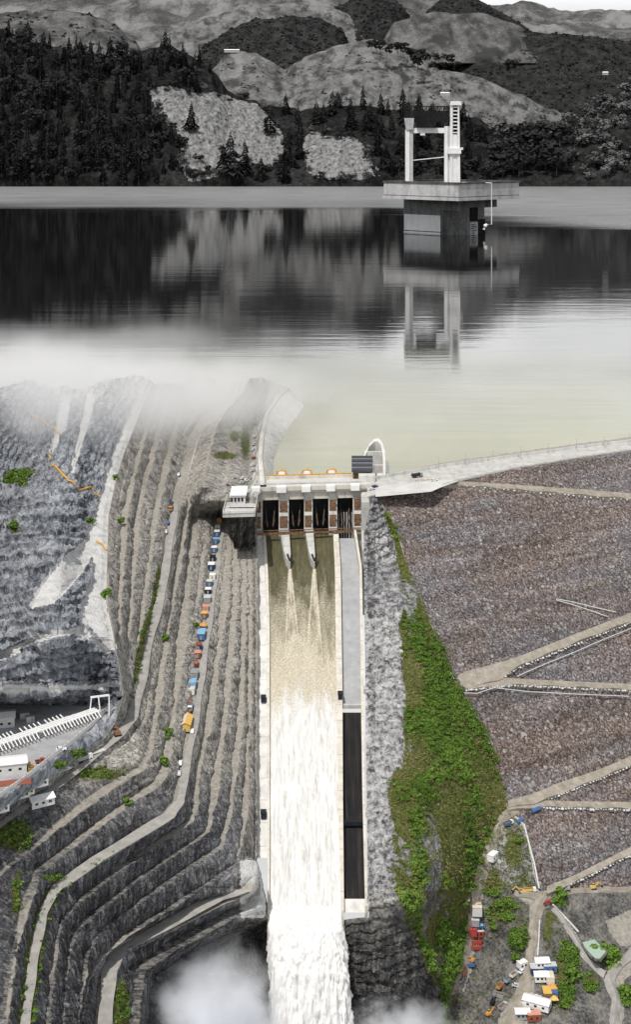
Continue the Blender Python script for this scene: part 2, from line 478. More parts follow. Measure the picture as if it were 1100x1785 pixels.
t = sstep(862, 940, rows)
hX = np.where(rows < 862, hz(rows, 4.0), (1-t)*hz(rows, 4.0)+t*np.where(rows > 1590, 0, hs))
pit = hz(rows, -84.0)
hX = np.where(rows > 1560, np.interp(rows, [1560, 1640, 1801], [hs[np.searchsorted(rows, 1560)], hz(1640., -82.), hz(1801., -85.)]), hX)
hC = np.where(rows < 870, hz(rows, 4.0), (1-sstep(870, 900, rows))*hz(rows, 4.0))
HH = dict(A=lh([(640,28),(1110,27.5),(1210,20),(1260,14),(1400,14.5),(1800,22)])(rows),
          P=lh([(640,24),(1110,23),(1210,16),(1260,13.3),(1400,13.6),(1800,21.5)])(rows),
          Q=lh([(640,20),(1110,19),(1210,14),(1260,12.8),(1400,13),(1800,21)])(rows),
          R=lh([(640,16),(1110,15.5),(1210,12.6),(1260,12.3),(1400,12.4),(1800,20)])(rows),
          S0=lh([(640,12),(1800,12)])(rows),
          B2=lh([(640,13),(860,13),(900,8),(1800,8)])(rows),
          B1=lh([(640,15),(850,15),(900,4),(1800,4)])(rows), C=hC)
names = ['A','P','Q','R','S0','B2','B1','C','D','E','Fx','G','Hh','I','J','X']
PXL = {k: L[k](rows) for k in names}
fr = dict(D=.2, E=.42, Fx=.63, G=.82)
for k, hv in (('D', -4), ('E', -8), ('Fx', -12), ('G', -16)):
    f = fr[k]
    up = sstep(930, 1100, rows)
    HH[k] = (1-up)*(hC + f*(hX-hC)) + up*np.maximum(hv, hC + f*1.15*(np.minimum(hX, -1)-hC)) if k != 'G' else (1-up)*(hC+f*(hX-hC)) + up*np.where(rows < 1500, np.maximum(hv, 0.85*np.minimum(hX, -1)), hv)
    c2 = sstep(890, 930, rows)
    PXL[k] = (1-c2)*(PXL['C']+f*(PXL['X']-PXL['C'])) + c2*PXL[k]
gH = lambda v: np.where(rows < 1500, hX+(HH['G']-hX)*0.1, HH['G']+(v-HH['G'])*sstep(1500, 1570, rows))
HH['Hh'] = gH(-20.5); HH['I'] = gH(-24.5)
HH['J'] = np.where(rows < 1560, hX+(HH['I']-hX)*.3, np.interp(rows, [1560, 1630, 1800], [hX[np.searchsorted(rows, 1560)], -31, -33]))
HH['X'] = hX
for i_, k in enumerate(names):                             # broken, uneven edges
    if k not in ('A', 'C', 'X', 'Hh', 'S0'): PXL[k] = PXL[k] + (3.4*vnoise(np.stack([rows*.11+31*i_, rows*0, rows*0], -1), 12)-1.7) + (2.2*vnoise(np.stack([rows*.33+13*i_, rows*0, rows*0], -1), 14)-1.1)
for a, b in zip(names[:-1], names[1:]):                    # keep lines in order
    PXL[b] = np.maximum(PXL[b], PXL[a]+0.8)
BW = dict(A=3, P=4.5, Q=4.5, R=4, S0=8, B2=4.5, B1=6, C=8.5, D=5.5, E=5.5, Fx=5, G=4.5, Hh=10, I=6, J=3, X=2)
pxc, hcol, bench, tcol = [], [], [], []
for i, k in enumerate(names):
    w = BW[k]*np.ones_like(rows)
    if k in 'APQR': w = np.where(rows < 1120, w*(1+0.25*np.sin(rows*0.021+i)), 0.6)
    if k == 'A': w = np.where(rows < 1000, 1.0, w)
    if k == 'S0': w = np.where(rows < 760, 13, np.where(rows < 870, 11, 8))
    if k in ('Hh', 'I'): w = np.where(rows < 1530, 0.4, np.minimum(w*1.6, w+ (rows-1530)*0.1))
    if k == 'J': w = np.where(rows < 1600, 0.4, 2)
    if k in ('B2', 'B1') : w = np.where(rows < 880, 1.5, w*(1+0.3*np.sin(rows*0.03+2*i)))
    if k in ('D', 'E', 'Fx', 'G'): w = np.where(rows < 920, 1.5, w*(1-.28*sstep(1380, 1460, rows))*(1+0.25*np.sin(rows*0.027+3*i)))
    w = w*(.72+.56*vnoise(np.stack([rows*.055+9*i, rows*0+i, rows*0], -1), 3)) if k not in ('C', 'Hh', 'X') else w
    w = w*np.minimum(np.sqrt(1+np.gradient(L[k](rows), rows)**2), 3.2)
    lim = np.full_like(rows, 99.)
    if i > 0: lim = np.minimum(lim, (PXL[k]-PXL[names[i-1]])*0.45)
    if i < len(names)-1: lim = np.minimum(lim, (PXL[names[i+1]]-PXL[k])*0.45)
    w = np.minimum(w, np.maximum(lim, 0.15))
    if i > 0:
        NR = 13 if k not in ('P', 'Q', 'R') else 8
        for q in range(1, NR):
            tt = q/NR
            pxc.append(prev[0]+(PXL[k]-w-prev[0])*tt); 
            st_ = tt/.42*.5 if tt < .42 else (.5 if tt < .60 else .5+(tt-.60)/.40*.5)
            wt_ = sstep(1400, 1330, rows)*sstep(20, 28, PXL[k]-w-prev[0])
            hcol.append(prev[1]+(HH[k]-prev[1])*(tt+(st_-tt)*wt_)); bench.append(.75*wt_*(.42 <= tt <= .62)*(vnoise(np.stack([rows*.03+7*i, rows*0, rows*0], -1), 9) > .35)); tcol.append(tt)
    ends = [-1, -.8, 0, .8, 1]
    for q in ends:
        if k == 'A' and q < 0: continue
        pxc.append(PXL[k]+q*w); hcol.append(HH[k]); bench.append(np.full_like(rows, 1.0 if abs(q) < .95 else .75)); tcol.append(0.0)
    prev = (PXL[k]+w, HH[k])
pxg = np.stack(pxc, 1); hg = np.stack(hcol, 1); bg = np.stack(bench, 1)
pyg = np.repeat(rows[:, None], pxg.shape[1], 1)
# rows drift so that benches read as continuous ledges, not ruled lines
Yg = Yh(pyg, hg)
Pg = U(pxg, pyg, Yg)
N = gnormal(Pg)
tg = np.array(tcol)[None, :]*np.ones_like(pxg)
rough = np.sin(np.pi*np.clip(tg, 0, 1))**.55*(bg < .1)
slant = np.stack([Pg[..., 0]+.35*Pg[..., 2], Pg[..., 1]+.35*Pg[..., 2], Pg[..., 2]], -1)
n1 = fbm(slant*np.array([.16, .16, .03]), 4, 3, True)
n2 = fbm(slant*np.array([.75, .75, .10]), 4, 5, True)
nearH = ((pxg > PXL['G'][:, None]+6) & (pxg < PXL['I'][:, None]) & (pyg > 1545))
rough = rough*np.where(nearH, .25, 1.0)
edge = sstep(0, 6, np.abs(pxg-PXL['X'][:, None])) * sstep(0, 6, np.abs(pxg-PXL['A'][:, None]))
top_safe = np.where(pyg < 870, 0.6, 1.0)
Pg = Pg + N*((rough*(.7*n1+1.0*n2)+(1-rough)*0.10*n2)*edge*top_safe)[..., None]
# masks
def ell(px, py, cx, cy, rx, ry): return np.exp(-(((px-cx)/rx)**2+((py-cy)/ry)**2)*1.2)
stain_shade = sstep(1430, 1560, pyg)*0.9*sstep(440, 330, pxg)*sstep(-40, 100, pxg)
stain_shade = np.maximum(stain_shade, 0.74*sstep(1330, 1450, pyg)*sstep(410, 320, pxg))
stain_shade = np.maximum(stain_shade, 1.2*ell(pxg, pyg, 425, 925, 22, 38))
stain_shade = np.maximum(stain_shade, 1.3*ell(pxg, pyg, 440, 1625, 60, 40))
stain_shade = np.maximum(stain_shade, 0.9*sstep(1540, 1640, pyg)*ell(pxg, pyg, 215, 1600, 90, 90))*(1-.9*((np.abs(pxg-PXL['Hh'][:, None]) < 26)&(pyg > 1550)))
stain_shade = np.maximum(stain_shade, .95*sstep(.86, .97, tg)*sstep(-.3, .05, fbm(Pg*.045, 3, 17))*(pyg > 850))
roadk = (np.abs(pxg-PXL['C'][:, None]) < 30)*(pyg > 1380) + (np.abs(pxg-PXL['Hh'][:, None]) < 40)*(pyg > 1540)
bench_m = bg*np.where(roadk > 0, 1.0, 1.0-.62*sstep(1360, 1520, pyg)*sstep(-.5, .3, fbm(Pg*.03, 3, 23)+.35))
pale = np.zeros_like(pxg)
pale[inpoly(pxg, pyg, [(390,870),(440,845),(438,780),(441,740),(455,690),(500,676),(520,690),(470,740),(458,800),(465,850),(446,866)])] = 1
pale[(pyg > 1500) & (pyg < 1600) & (pxg > 418) & (pxg < 462)] = 0.9
pale = np.maximum(pale, 0.85*(np.abs(pxg-PXL['S0'][:, None]) < 10)*(pyg < 850))
pale = np.maximum(pale, 0.55*sstep(780, 690, pyg))  # paler toward the top rows of the slope
green = 0.95*np.exp(-((pxg-(PXL['S0'][:, None]-13))/5)**2)*sstep(960, 1010, pyg)*sstep(1215, 1180, pyg)
green = np.maximum(green, 0.6*np.exp(-((pxg-(PXL['B2'][:, None]-6))/3.5)**2)*sstep(900, 1000, pyg)*fbm(Pg*.05, 3, 9).clip(0, 1)*2)
green = np.maximum(green, 0.8*np.exp(-((pxg-(PXL['C'][:, None]+11))/4)**2)*sstep(1400, 1500, pyg))
green = np.maximum(green, 0.8*np.exp(-((pxg-(PXL['C'][:, None]-11))/4)**2)*sstep(1500, 1560, pyg))
green = np.maximum(green, 1.0*ell(pxg, pyg, 210, 1760, 16, 60)*1.2)
green = np.maximum(green, 0.9*ell(pxg, pyg, 20, 1455, 50, 40))
green = np.maximum(green, 0.85*ell(pxg, pyg, 170, 1350, 70, 16))
for cx, cy, rx, ry in ((427,770,9,40),(392,795,26,9),(408,760,10,14),(96,1530,30,8),(26,1560,10,50)):
    green = np.maximum(green, ell(pxg, pyg, cx, cy, rx, ry))
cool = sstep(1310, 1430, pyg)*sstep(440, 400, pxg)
zd = sstep(0, 1, (672+26*fbm(np.stack([pxg*.02, pxg*0, pxg*0], -1), 3, 19)-pyg)/34)
Pg[..., 2] -= zd*26
skirt = Pg[:1].copy(); skirt[..., 1] += 90*S; skirt[..., 2] = -12
Pg2 = np.concatenate([skirt, Pg], 0)
pad = lambda a: np.concatenate([a[:1], a], 0)
o = grid('hillside', Pg2, M_HILL, attrs=dict(bench=pad(bench_m), stain_shade=pad(stain_shade), pale=pad(pale), green=pad(green), cool=pad(cool)))
tag(o, 'terraced grey rock hillside of stepped benches beside the spillway', None, None, 'structure')

# ------------------------------------------------------------------ left rock mass above the benches, cliff and switchyard shelf
def Ymass(px, py):
    A = L['A'](py); hA = np.interp(py, rows, HH['A'])
    d = np.maximum(A-px, 0)
    h = hA + d*0.045 + 4*np.sin(np.maximum(d-34, 0)*0.03)*sstep(34, 80, d)*(py < 1300)
    Y1 = Yh(py, h)
    top = 1108 + 40*np.clip((165-px)/170, 0, 1)
    Ytop = Yh(top, np.interp(top, rows, HH['A']) + np.maximum(L['A'](top)-px, 0)*0.045)
    ledge = sstep(1190, 1200, py)*2.0
    Ycl = Ytop - (py-top)*0.012 - ledge
    Ysw = Yz(py, -13.0)
    bot = 1228.0
    Yv = np.where(py < top, Y1, np.where(py < bot, Ycl + (Yz(bot, -13.0)-Ycl)*sstep(1200, bot, py), Ysw))
    edge_px = hline([(1215, 212), (1240, 188), (1262, 168), (1300, 125), (1330, 85), (1360, 48), (1400, -10), (1450, -90), (1800, -500)])(py)
    Ya = Yh(py, hA)
    tt = np.clip((px-edge_px)/np.maximum(A-edge_px, 1), 0, 1)
    Yv = np.where((py >= 1215) & (px > edge_px), np.interp(1, [0, 1], [0, 1])*(Yz(py, -13.0)*(1-tt)+Ya*tt), Yv)
    near = sstep(9, 0, d)*(py < 1215)
    return Yv*(1-near) + Ya*near
rows2 = np.arange(640, 1560, 2.5)
uu = np.linspace(0, 1, 150)
Ar = L['A'](rows2)
lft = np.minimum(-120, Ar-140)
px2 = lft[:, None] + (Ar-lft)[:, None]*uu[None, :]
py2 = np.repeat(rows2[:, None], len(uu), 1)
Y2 = Ymass(px2, py2)
P2 = U(px2, py2, Y2)
N2 = gnormal(P2)
flat = ((py2 > 1228) & (px2 < hline([(1215, 212), (1240, 188), (1262, 168), (1300, 125), (1330, 85), (1360, 48), (1400, -10), (1450, -90), (1800, -500)])(py2)-2)).astype(float)
SHOT = [(163,905),(150,940),(118,965),(92,990),(70,1020),(50,1058),(60,1066),(95,1050),(125,1020),(150,990),(160,975),(160,1010),(138,1060),(132,1085),(165,1106),(198,1136),(203,1128),(186,1060),(190,1000),(196,900),(206,840),(222,790),(243,740),(262,690),(240,690),(214,740),(196,790),(180,840)]
PALE2 = [(-130,1160),(0,1138),(60,1112),(110,1100),(140,1092),(198,1136),(186,1140),(150,1112),(100,1112),(60,1122),(0,1152),(-130,1180)]
LEDGE = [(-130,1206),(0,1200),(200,1194),(204,1199),(0,1207),(-130,1214)]
pale2 = (inpoly(px2, py2, SHOT) | inpoly(px2, py2, PALE2) | inpoly(px2, py2, LEDGE)).astype(float)
for poly in ([(105,700),(125,690),(115,750),(95,790),(85,788),(95,750)], [(150,690),(166,690),(150,750),(125,830),(118,828),(135,760)]):
    pale2 = np.maximum(pale2, inpoly(px2, py2, poly)*.9)
ed2 = sstep(0, 8, np.abs(px2-Ar[:, None]))
amp = (1-flat)*(1-.85*pale2)*ed2*np.where(py2 > 1230, .28, 1.0)
rg = fbm(P2*np.array([.05, .09, .12]), 4, 21, True)
rg2 = fbm(P2*np.array([.25, .4, .4]), 4, 25, True)
sf = ((py2+.10*px2+22*fbm(P2*.03, 3, 27)+5*fbm(P2*.2, 3, 28))/19.0)
fr_ = sf-np.floor(sf)
lowm = sstep(820, 870, py2)*(py2 < 1200)
sg_ = ((px2+.55*py2+16*fbm(P2*.04, 3, 29))/15.0); fg_ = sg_-np.floor(sg_)
P2 = P2 + N2*(amp*(2.4*rg+1.8*rg2+2.2*(fr_-.5)*lowm+1.6*(fg_-.5)*(1-lowm)*(py2 < 1200))-pale2*1.2)[..., None]
stain_shade2 = np.maximum(.8*sstep(.80, .95, fr_)*lowm, .5*sstep(.8, .95, fg_)*(1-lowm)*(py2 < 1190))*(1-pale2) + 0.3*sstep(1190, 1225, py2)*(1-flat)*(py2 < 1232) + 0.3*(py2 > 960)*(py2 < 1090)*fbm(P2*.03, 3, 31).clip(0, 1)  # rock-step undersides painted dark as shade, with patchy stain over them
bench2 = np.clip(ell(px2, py2, 60, 820, 120, 80)*.3, 0, 1)
green2 = np.zeros_like(px2)
for cx, cy, rx, ry in ((40,830,30,8),(15,838,16,12),(40,845,10,8),(26,925,8,6),(155,910,7,5),(187,1035,6,9),(188,1345,60,10),(135,1315,18,9),(100,1335,14,6),(15,1465,70,42),(60,1440,25,30),(230,1270,10,14)):
    green2 = np.maximum(green2, ell(px2, py2, cx, cy, rx, ry))
green2 = np.maximum(green2, .5*sstep(1260, 1300, py2)*(1-flat)*fbm(P2*.06, 3, 33).clip(0, 1)*2)
zd = sstep(0, 1, (668+30*fbm(np.stack([px2*.02, px2*0, px2*0], -1), 3, 19)-py2)/34)
P2[..., 2] -= zd*26
sk = P2[:1].copy(); sk[..., 1] += 120; sk[..., 2] = -12
pad2 = lambda a: np.concatenate([a[:1], a], 0)
o = grid('rock_terrain', np.concatenate([sk, P2], 0), M_BLUE, attrs=dict(bench=pad2(bench2), stain_shade=pad2(stain_shade2), pale=pad2(np.maximum(pale2, .5*sstep(770, 680, py2))), green=pad2(green2)))  # pale mask also rises toward the top rows
tag(o, 'blue grey blasted rock slope with sprayed concrete bands above the benches', None, None, 'structure')

# switchyard ground sheet
swp = [(-130,1232),(20,1229),(60,1229),(182,1231),(186,1240),(166,1262),(122,1300),(82,1330),(45,1360),(-14,1400),(-130,1470)]
sv = [tuple(Uz(x, y, -12.7)) for x, y in swp]
MB().add(sv, [tuple(range(len(sv)))]).build('yard_pavement', M_ASPH)['kind'] = 'structure'

# ------------------------------------------------------------------ roads on the hillside
def hill_point(px, py, off=0.0):
    """point on the lofted hillside at a picture position"""
    r = np.clip((py-rows[0])/2.5, 0, len(rows)-1.001); i = int(r)
    def row(j): return np.array([np.interp(px, pxg[j], Pg[j, :, c]) for c in range(3)])
    return row(i)*(1-(r-i)) + row(i+1)*(r-i) + np.array([0, 0, off])
def hill_road(name, key, y0, y1, dx, w, mat, step=4, lift=.7):
    ys = np.arange(y0, y1, step, dtype=float)
    V = []
    for y in ys:
        c = float(np.interp(y, rows, PXL[key]))+dx
        a = Yh(y, float(np.interp(y, rows, HH[key])))
        ww = w(y) if callable(w) else w
        sl = (np.interp(y+3, rows, PXL[key])-np.interp(y-3, rows, PXL[key]))/6
        ww = ww*min(math.sqrt(1+sl*sl), 3.2)
        for q in (-1, -.35, .35, 1):
            V.append(U(c+q*ww+1.0*math.sin(y*.07+q), y, a)+np.array([0, 0, lift+.06*(1-abs(q))]))
    o = grid(name, np.array(V).reshape(len(ys), 4, 3), mat)
    tag(o, None, None, None, 'structure'); return o
hill_road('gravel_road', 'S0', 880, 1520, 1.0, lambda y: np.interp(y, [880, 1050, 1250, 1300, 1520], [4.5, 7.5, 8.5, 10, 10]), M_GRAVEL)
hill_road('dirt_road', 'C', 900, 1800, 4.0, lambda y: np.interp(y, [900, 1050, 1300, 1420, 1440, 1800], [4, 4.5, 6, 8, 8.5, 8]), M_GRAVEL)
hill_road('access_road', 'Hh', 1558, 1800, 2, lambda y: np.interp(y, [1558, 1580, 1700, 1800], [7, 11, 13, 12]), M_GRAVEL, 2, 1.8)

# ------------------------------------------------------------------ reservoir
def water_material():
    q = Mat('lake_water', 0.06, spec=0.5)
    sp = q.n('SeparateXYZ'); q.l(q.n('TexCoord').outputs['Object'], sp.inputs[0])
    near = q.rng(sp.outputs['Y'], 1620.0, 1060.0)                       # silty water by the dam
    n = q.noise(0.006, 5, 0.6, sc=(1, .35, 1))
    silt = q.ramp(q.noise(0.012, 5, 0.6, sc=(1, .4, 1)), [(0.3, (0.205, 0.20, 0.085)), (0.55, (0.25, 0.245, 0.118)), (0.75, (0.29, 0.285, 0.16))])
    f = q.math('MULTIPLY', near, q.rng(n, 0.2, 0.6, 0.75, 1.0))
    q.b.inputs['IOR'].default_value = 1.5
    # wind-ruffled band toward the far shore, its sky reflection painted into the colour
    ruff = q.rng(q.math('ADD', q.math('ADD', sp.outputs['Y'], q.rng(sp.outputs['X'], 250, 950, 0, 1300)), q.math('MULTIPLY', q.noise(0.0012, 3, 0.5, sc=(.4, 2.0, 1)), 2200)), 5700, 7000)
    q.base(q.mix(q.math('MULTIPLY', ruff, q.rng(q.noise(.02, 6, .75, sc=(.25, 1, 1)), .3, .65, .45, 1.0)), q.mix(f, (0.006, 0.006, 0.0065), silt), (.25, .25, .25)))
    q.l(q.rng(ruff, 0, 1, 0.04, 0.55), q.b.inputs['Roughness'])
    w1 = q.noise(0.06, 5, 0.6, sc=(.22, 1, 1)); w2 = q.noise(0.02, 3, 0.5, sc=(.2, 1, 1))
    h = q.math('ADD', q.math('MULTIPLY', w1, 0.55), q.math('MULTIPLY', w2, 1.1))
    q.bump(h, 0.05, 3.0)
    bn = [x for x in q.t.nodes if x.bl_idname == 'ShaderNodeBump'][0]
    q.l(q.rng(ruff, 0, 1, .05, .9), bn.inputs['Strength']); bn.inputs['Distance'].default_value = 3.0
    return q.m
M_WATER = water_material()
pts = [(-4800, 1000), (-400, 1000), (-120, 1130), (-26, 1290), (-30, 1100), (-38, 906), (62, 926), (240, 1050), (620, 1260), (1100, 1500), (5200, 1900), (5200, 9000), (-4800, 9000)]
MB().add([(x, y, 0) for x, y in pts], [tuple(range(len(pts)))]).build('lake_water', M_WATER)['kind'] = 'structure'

# ------------------------------------------------------------------ guide wall (sloping apron) on the left bank of the reservoir
road_e = [(462,846),(457,800),(460,762),(468,724),(488,692),(503,678)]
wat_e = [(474,846),(478,800),(489,772),(504,745),(520,724),(531,708),(516,690)]
gw = MB(); n = 24
tr = np.linspace(0, 1, n)
def along(p, t):
    p = np.array(p, float); d = np.r_[0, np.cumsum(np.hypot(*np.diff(p, axis=0).T))]; d /= d[-1]
    return np.interp(t, d, p[:, 0]), np.interp(t, d, p[:, 1])
ax, ay = along(road_e, tr); bx, by = along(wat_e, tr)
G0 = Uz(ax, ay, 5.0); G1 = Uz(bx, by, -.15)
GV = []
for i in range(n):
    GV += [G0[i]+np.array([-3, 0, -3]), G0[i]+np.array([-3, 0, .3]), G0[i]+np.array([0, 0, .3]), G0[i]*.5+G1[i]*.5+np.array([0,0,.2]), G1[i], G1[i]+np.array([0, 0, -6])]
o = grid('guide_wall', np.array(GV).reshape(n, 6, 3), M_CONC_PALE)
tag(o, 'curved pale concrete guide wall sloping down into the green reservoir', 'retaining wall')
kb = MB(); kb.tube([tuple(p+np.array([-.5, 0, .9])) for p in G0], .7, 5)
kb.build('parapet', M_CONC_WARM, o)

# ------------------------------------------------------------------ embankment dam
def Yd(px, py):
    a = .55*((np.asarray(px, float)-CX)/F) - .84
    kk = (np.asarray(py, float)-YH)/F
    return (H-4+.75*362)/(kk-.75*a)
crest_d = hline([(640,866),(655,862),(690,859),(760,850),(800,838),(900,817),(1000,800),(1100,785),(1400,742)])
crest_u = hline([(640,838),(655,836),(770,815),(900,797),(1000,783),(1100,771),(1400,737)])
crest_w = hline([(640,832),(670,829),(770,806),(900,787),(1000,774),(1100,761),(1400,728)])
CONTACT = [(655,866),(668,880),(690,920),(710,985),(735,1050),(765,1120),(785,1170),(800,1200),(830,1250),(860,1310),(880,1380),(885,1410),(915,1440),(925,1490),(938,1553)]
c_y = hline(CONTACT)                                     # px -> row
c_x = line(CONTACT)                                      # row -> px
cols = np.concatenate([np.arange(655, 1101, 3.0), np.arange(1106, 1400, 6.0)])
vv = np.linspace(0, 1, 190)
topy = crest_d(cols); boty = np.where(cols < 938, c_y(cols), 1553.0)
boty = np.maximum(boty, topy+1)
pxd = np.repeat(cols[None, :], len(vv), 0); pyd = topy[None, :]+(boty-topy)[None, :]*vv[:, None]
Pd = U(pxd, pyd, Yd(pxd, pyd))
Pd[0] = Uz(cols, topy, 4.0)
nd = np.array([.55*.6, -.84*.6, .8]); nd /= np.linalg.norm(nd)
dis = 0.9*fbm(Pd*.35, 3, 41) + 1.6*fbm(Pd*.05, 3, 43)
fade = sstep(0, .02, vv)[:, None]
Pd = Pd + nd*(dis*fade)[..., None]
dam = empty('embankment_dam', Uz(880, 800, 4.0), 'huge rockfill embankment dam face of brown and grey boulders with zigzag roads', 'dam')
def under(o, root):
    o.parent = root; o.matrix_parent_inverse = Matrix.Translation(-Vector(root.location)); return o
under(grid('rockfill_face', Pd, M_FILL), dam)
# crest: road slab, parapet and upstream rip-rap
cc = np.concatenate([np.arange(640, 1101, 6.0), np.arange(1110, 1400, 15.0)])
Pdn = Uz(cc, crest_d(cc), 4.02); Pup = Uz(cc, crest_u(cc), 4.02)
cr = np.stack([Pdn+np.array([0,0,-.6]), Pdn+np.array([0,0,.05]), Pdn*.62+Pup*.38+np.array([0,0,.12]), Pup], 0)
under(grid('crest_road', cr, M_CONC), dam)
pw = np.stack([Pup, Pup+np.array([0,0,2.0]), Pup+np.array([.3,.9,2.0]), Pup+np.array([.3,.9,-.5])], 0)
under(grid('parapet', pw, M_CONC_PALE), dam)
Pw = Uz(cc, crest_w(cc), -.6)
ur = np.stack([(Pup+np.array([.3,.9,.9]))*(1-q)+Pw*q for q in np.linspace(0, 1, 6)], 0)
ur[1:] += np.array([0, 0, 1.0])*fbm(ur[1:]*.5, 3, 47)[..., None]
M_RIP = road_material('riprap', (0.16, 0.14, 0.12), (0.36, 0.32, 0.29), (0.60, 0.56, 0.52), .5)
under(grid('upstream_riprap', ur, M_RIP), dam)
kw = np.stack([Pdn+np.array([0,0,0.1]), Pdn+np.array([0,0,1.1]), Pdn+np.array([.4,.6,1.1]), Pdn+np.array([.4,.6,0])], 0)[:, 22:]
under(grid('kerb_wall', kw, M_CONC_PALE), dam)
# paved apron where the crest meets the spillway
apx = [(655,866),(700,862),(752,857),(768,850),(800,838),(770,836),(655,848)]
av = [tuple(Uz(x, y, 4.25)) for x, y in apx]
under(MB().add(av, [tuple(range(len(av)))]).build('paved_apron', M_PAVE), dam)

def dam_road(name, top_l, low_l, xs, mat=None, lift=.3):
    """road cut level into the dam face: upper edge in the slope, lower edge carried out on fill"""
    tl, ll = hline(top_l), hline(low_l)
    V = []
    for x in xs:
        a = U(x, tl(x), Yd(x, tl(x))) + nd*1.2
        b = U(x, ll(x)+1.2*math.sin(x*.11), Yd(x, ll(x))) + nd*2.2
        V += [a+nd*-2.5, a, a*.5+b*.5-nd*.2, b, U(x, ll(x)+2.5, Yd(x, ll(x)+2.5))-nd*1.5]
    o = grid(name, np.array(V).reshape(len(xs), 5, 3), mat or M_DIRT)
    o['kind'] = 'structure'
    return [np.array(V).reshape(len(xs), 5, 3)[:, 3]]
edges = {}
edges['upper'] = dam_road('dam_road', [(772,846),(800,841),(900,847),(1000,854),(1100,862),(1400,884)], [(772,850),(800,849),(900,857),(1000,865),(1100,873),(1400,896)], np.arange(772, 1400, 8.))
edges['mid'] = dam_road('dam_road', [(794,1187),(800,1178),(812,1172),(830,1168),(870,1157),(905,1146),(1000,1108),(1100,1070),(1400,957)], [(794,1189),(800,1198),(812,1203),(830,1199),(870,1188),(905,1163),(1000,1124),(1100,1085),(1400,970)], np.r_[np.arange(795, 830, 3.), np.arange(830, 1400, 7.)])
edges['midlow'] = dam_road('dam_road', [(800,1186),(806,1184),(850,1180),(900,1185),(1000,1190),(1100,1194),(1400,1203)], [(800,1196),(812,1204),(850,1202),(900,1197),(1000,1201),(1100,1206),(1400,1218)], np.r_[np.arange(801, 830, 3.), np.arange(830, 1400, 7.)])
edges['low'] = dam_road('dam_road', [(882,1398),(930,1385),(970,1368),(1040,1345),(1100,1320),(1400,1195)], [(882,1412),(930,1404),(970,1389),(1040,1361),(1100,1336),(1400,1215)], np.arange(884, 1400, 7.))
edges['lowlow'] = dam_road('dam_road', [(882,1397),(950,1397),(1000,1399),(1100,1400),(1400,1404)], [(882,1416),(950,1410),(1000,1411),(1100,1413),(1400,1420)], np.arange(884, 1400, 7.))
edges['foot'] = dam_road('dam_road', [(950,1548),(1000,1528),(1050,1503),(1100,1478),(1400,1330)], [(950,1564),(1000,1541),(1050,1516),(1100,1491),(1400,1345)], np.arange(952, 1400, 7.))

# ------------------------------------------------------------------ right bank: rock strip, green spur, valley floor
def tps(pts):
    pts = np.array(pts, float); xy = pts[:, :2]/400.0; v = pts[:, 2]
    def k(r2): return np.where(r2 > 1e-12, r2*np.log(np.maximum(r2, 1e-12)), 0)
    n_ = len(pts)
    K = k(((xy[:, None]-xy[None])**2).sum(-1)) + 2e-4*np.eye(n_)
    Q = np.c_[np.ones(n_), xy]
    A_ = np.block([[K, Q], [Q.T, np.zeros((3, 3))]])
    w_ = np.linalg.solve(A_, np.r_[v, 0, 0, 0])
    def f(px, py):
        sh = np.shape(px); p = np.stack([np.ravel(px), np.ravel(py)], -1)/400.0
        out = np.empty(len(p))
        for s0 in range(0, len(p), 20000):
            d = ((p[s0:s0+20000, None]-xy[None])**2).sum(-1)
            out[s0:s0+20000] = k(d)@w_[:n_] + np.c_[np.ones(len(d)), p[s0:s0+20000]]@w_[n_:]
        return out.reshape(sh)
    return f
ctl = []
for y in list(range(880, 1600, 50)):
    ys_ = float(Yc(max(y, 935)))
    if y < 935: ys_ = 438.0
    ctl += [(640, y, ys_-3), (672 if y < 1000 else 698, y, ys_-4)]
for x, y in CONTACT: ctl.append((x, y, float(Yd(x, y))-.3))
for y in range(1050, 1400, 60):
    xm = (700+float(c_x(y)))/2
    ctl.append((xm, y, (float(Yc(y))-4+float(Yd(c_x(y), y)))/2-3))
ctl += [(862,1460,358),(835,1540,350),(822,1640,345),(800,1720,334),(790,1785,327),(760,1500,333),(770,1600,337),
        (950,1553,float(Yd(950,1553))),(1030,1553,float(Yd(1030,1553))),(1100,1553,float(Yd(1100,1553))),(1250,1553,float(Yd(1250,1553))),(1400,1553,float(Yd(1400,1553))),
        (880,1540,350),(900,1640,340),(1000,1640,343),(1100,1640,346),(1300,1640,350),(950,1785,322),(1100,1785,326),(1300,1785,330),(870,1785,324),
        (950,1850,315),(1300,1850,322),(790,1850,318),
        (640,1640,313),(700,1640,313.5),(735,1700,315),(640,1740,312.5),(700,1740,312.5),(640,1790,312),(740,1790,316),(690,1850,312),
        (700,1600,316),(745,1655,325),(780,1700,331)]
YR = tps(ctl)
# patch 1: from the dry chute wall to the dam contact
rows3 = np.arange(868, 1553.1, 2.5)
uu3 = np.linspace(0, 1, 130)
lx = np.interp(rows3, [868, 930, 1000, 1560], [650, 634, 635, 641])
rx = np.maximum(c_x(rows3), lx+3)
px3 = lx[:, None]+(rx-lx)[:, None]*uu3; py3 = np.repeat(rows3[:, None], 130, 1)
P3 = U(px3, py3, YR(px3, py3))
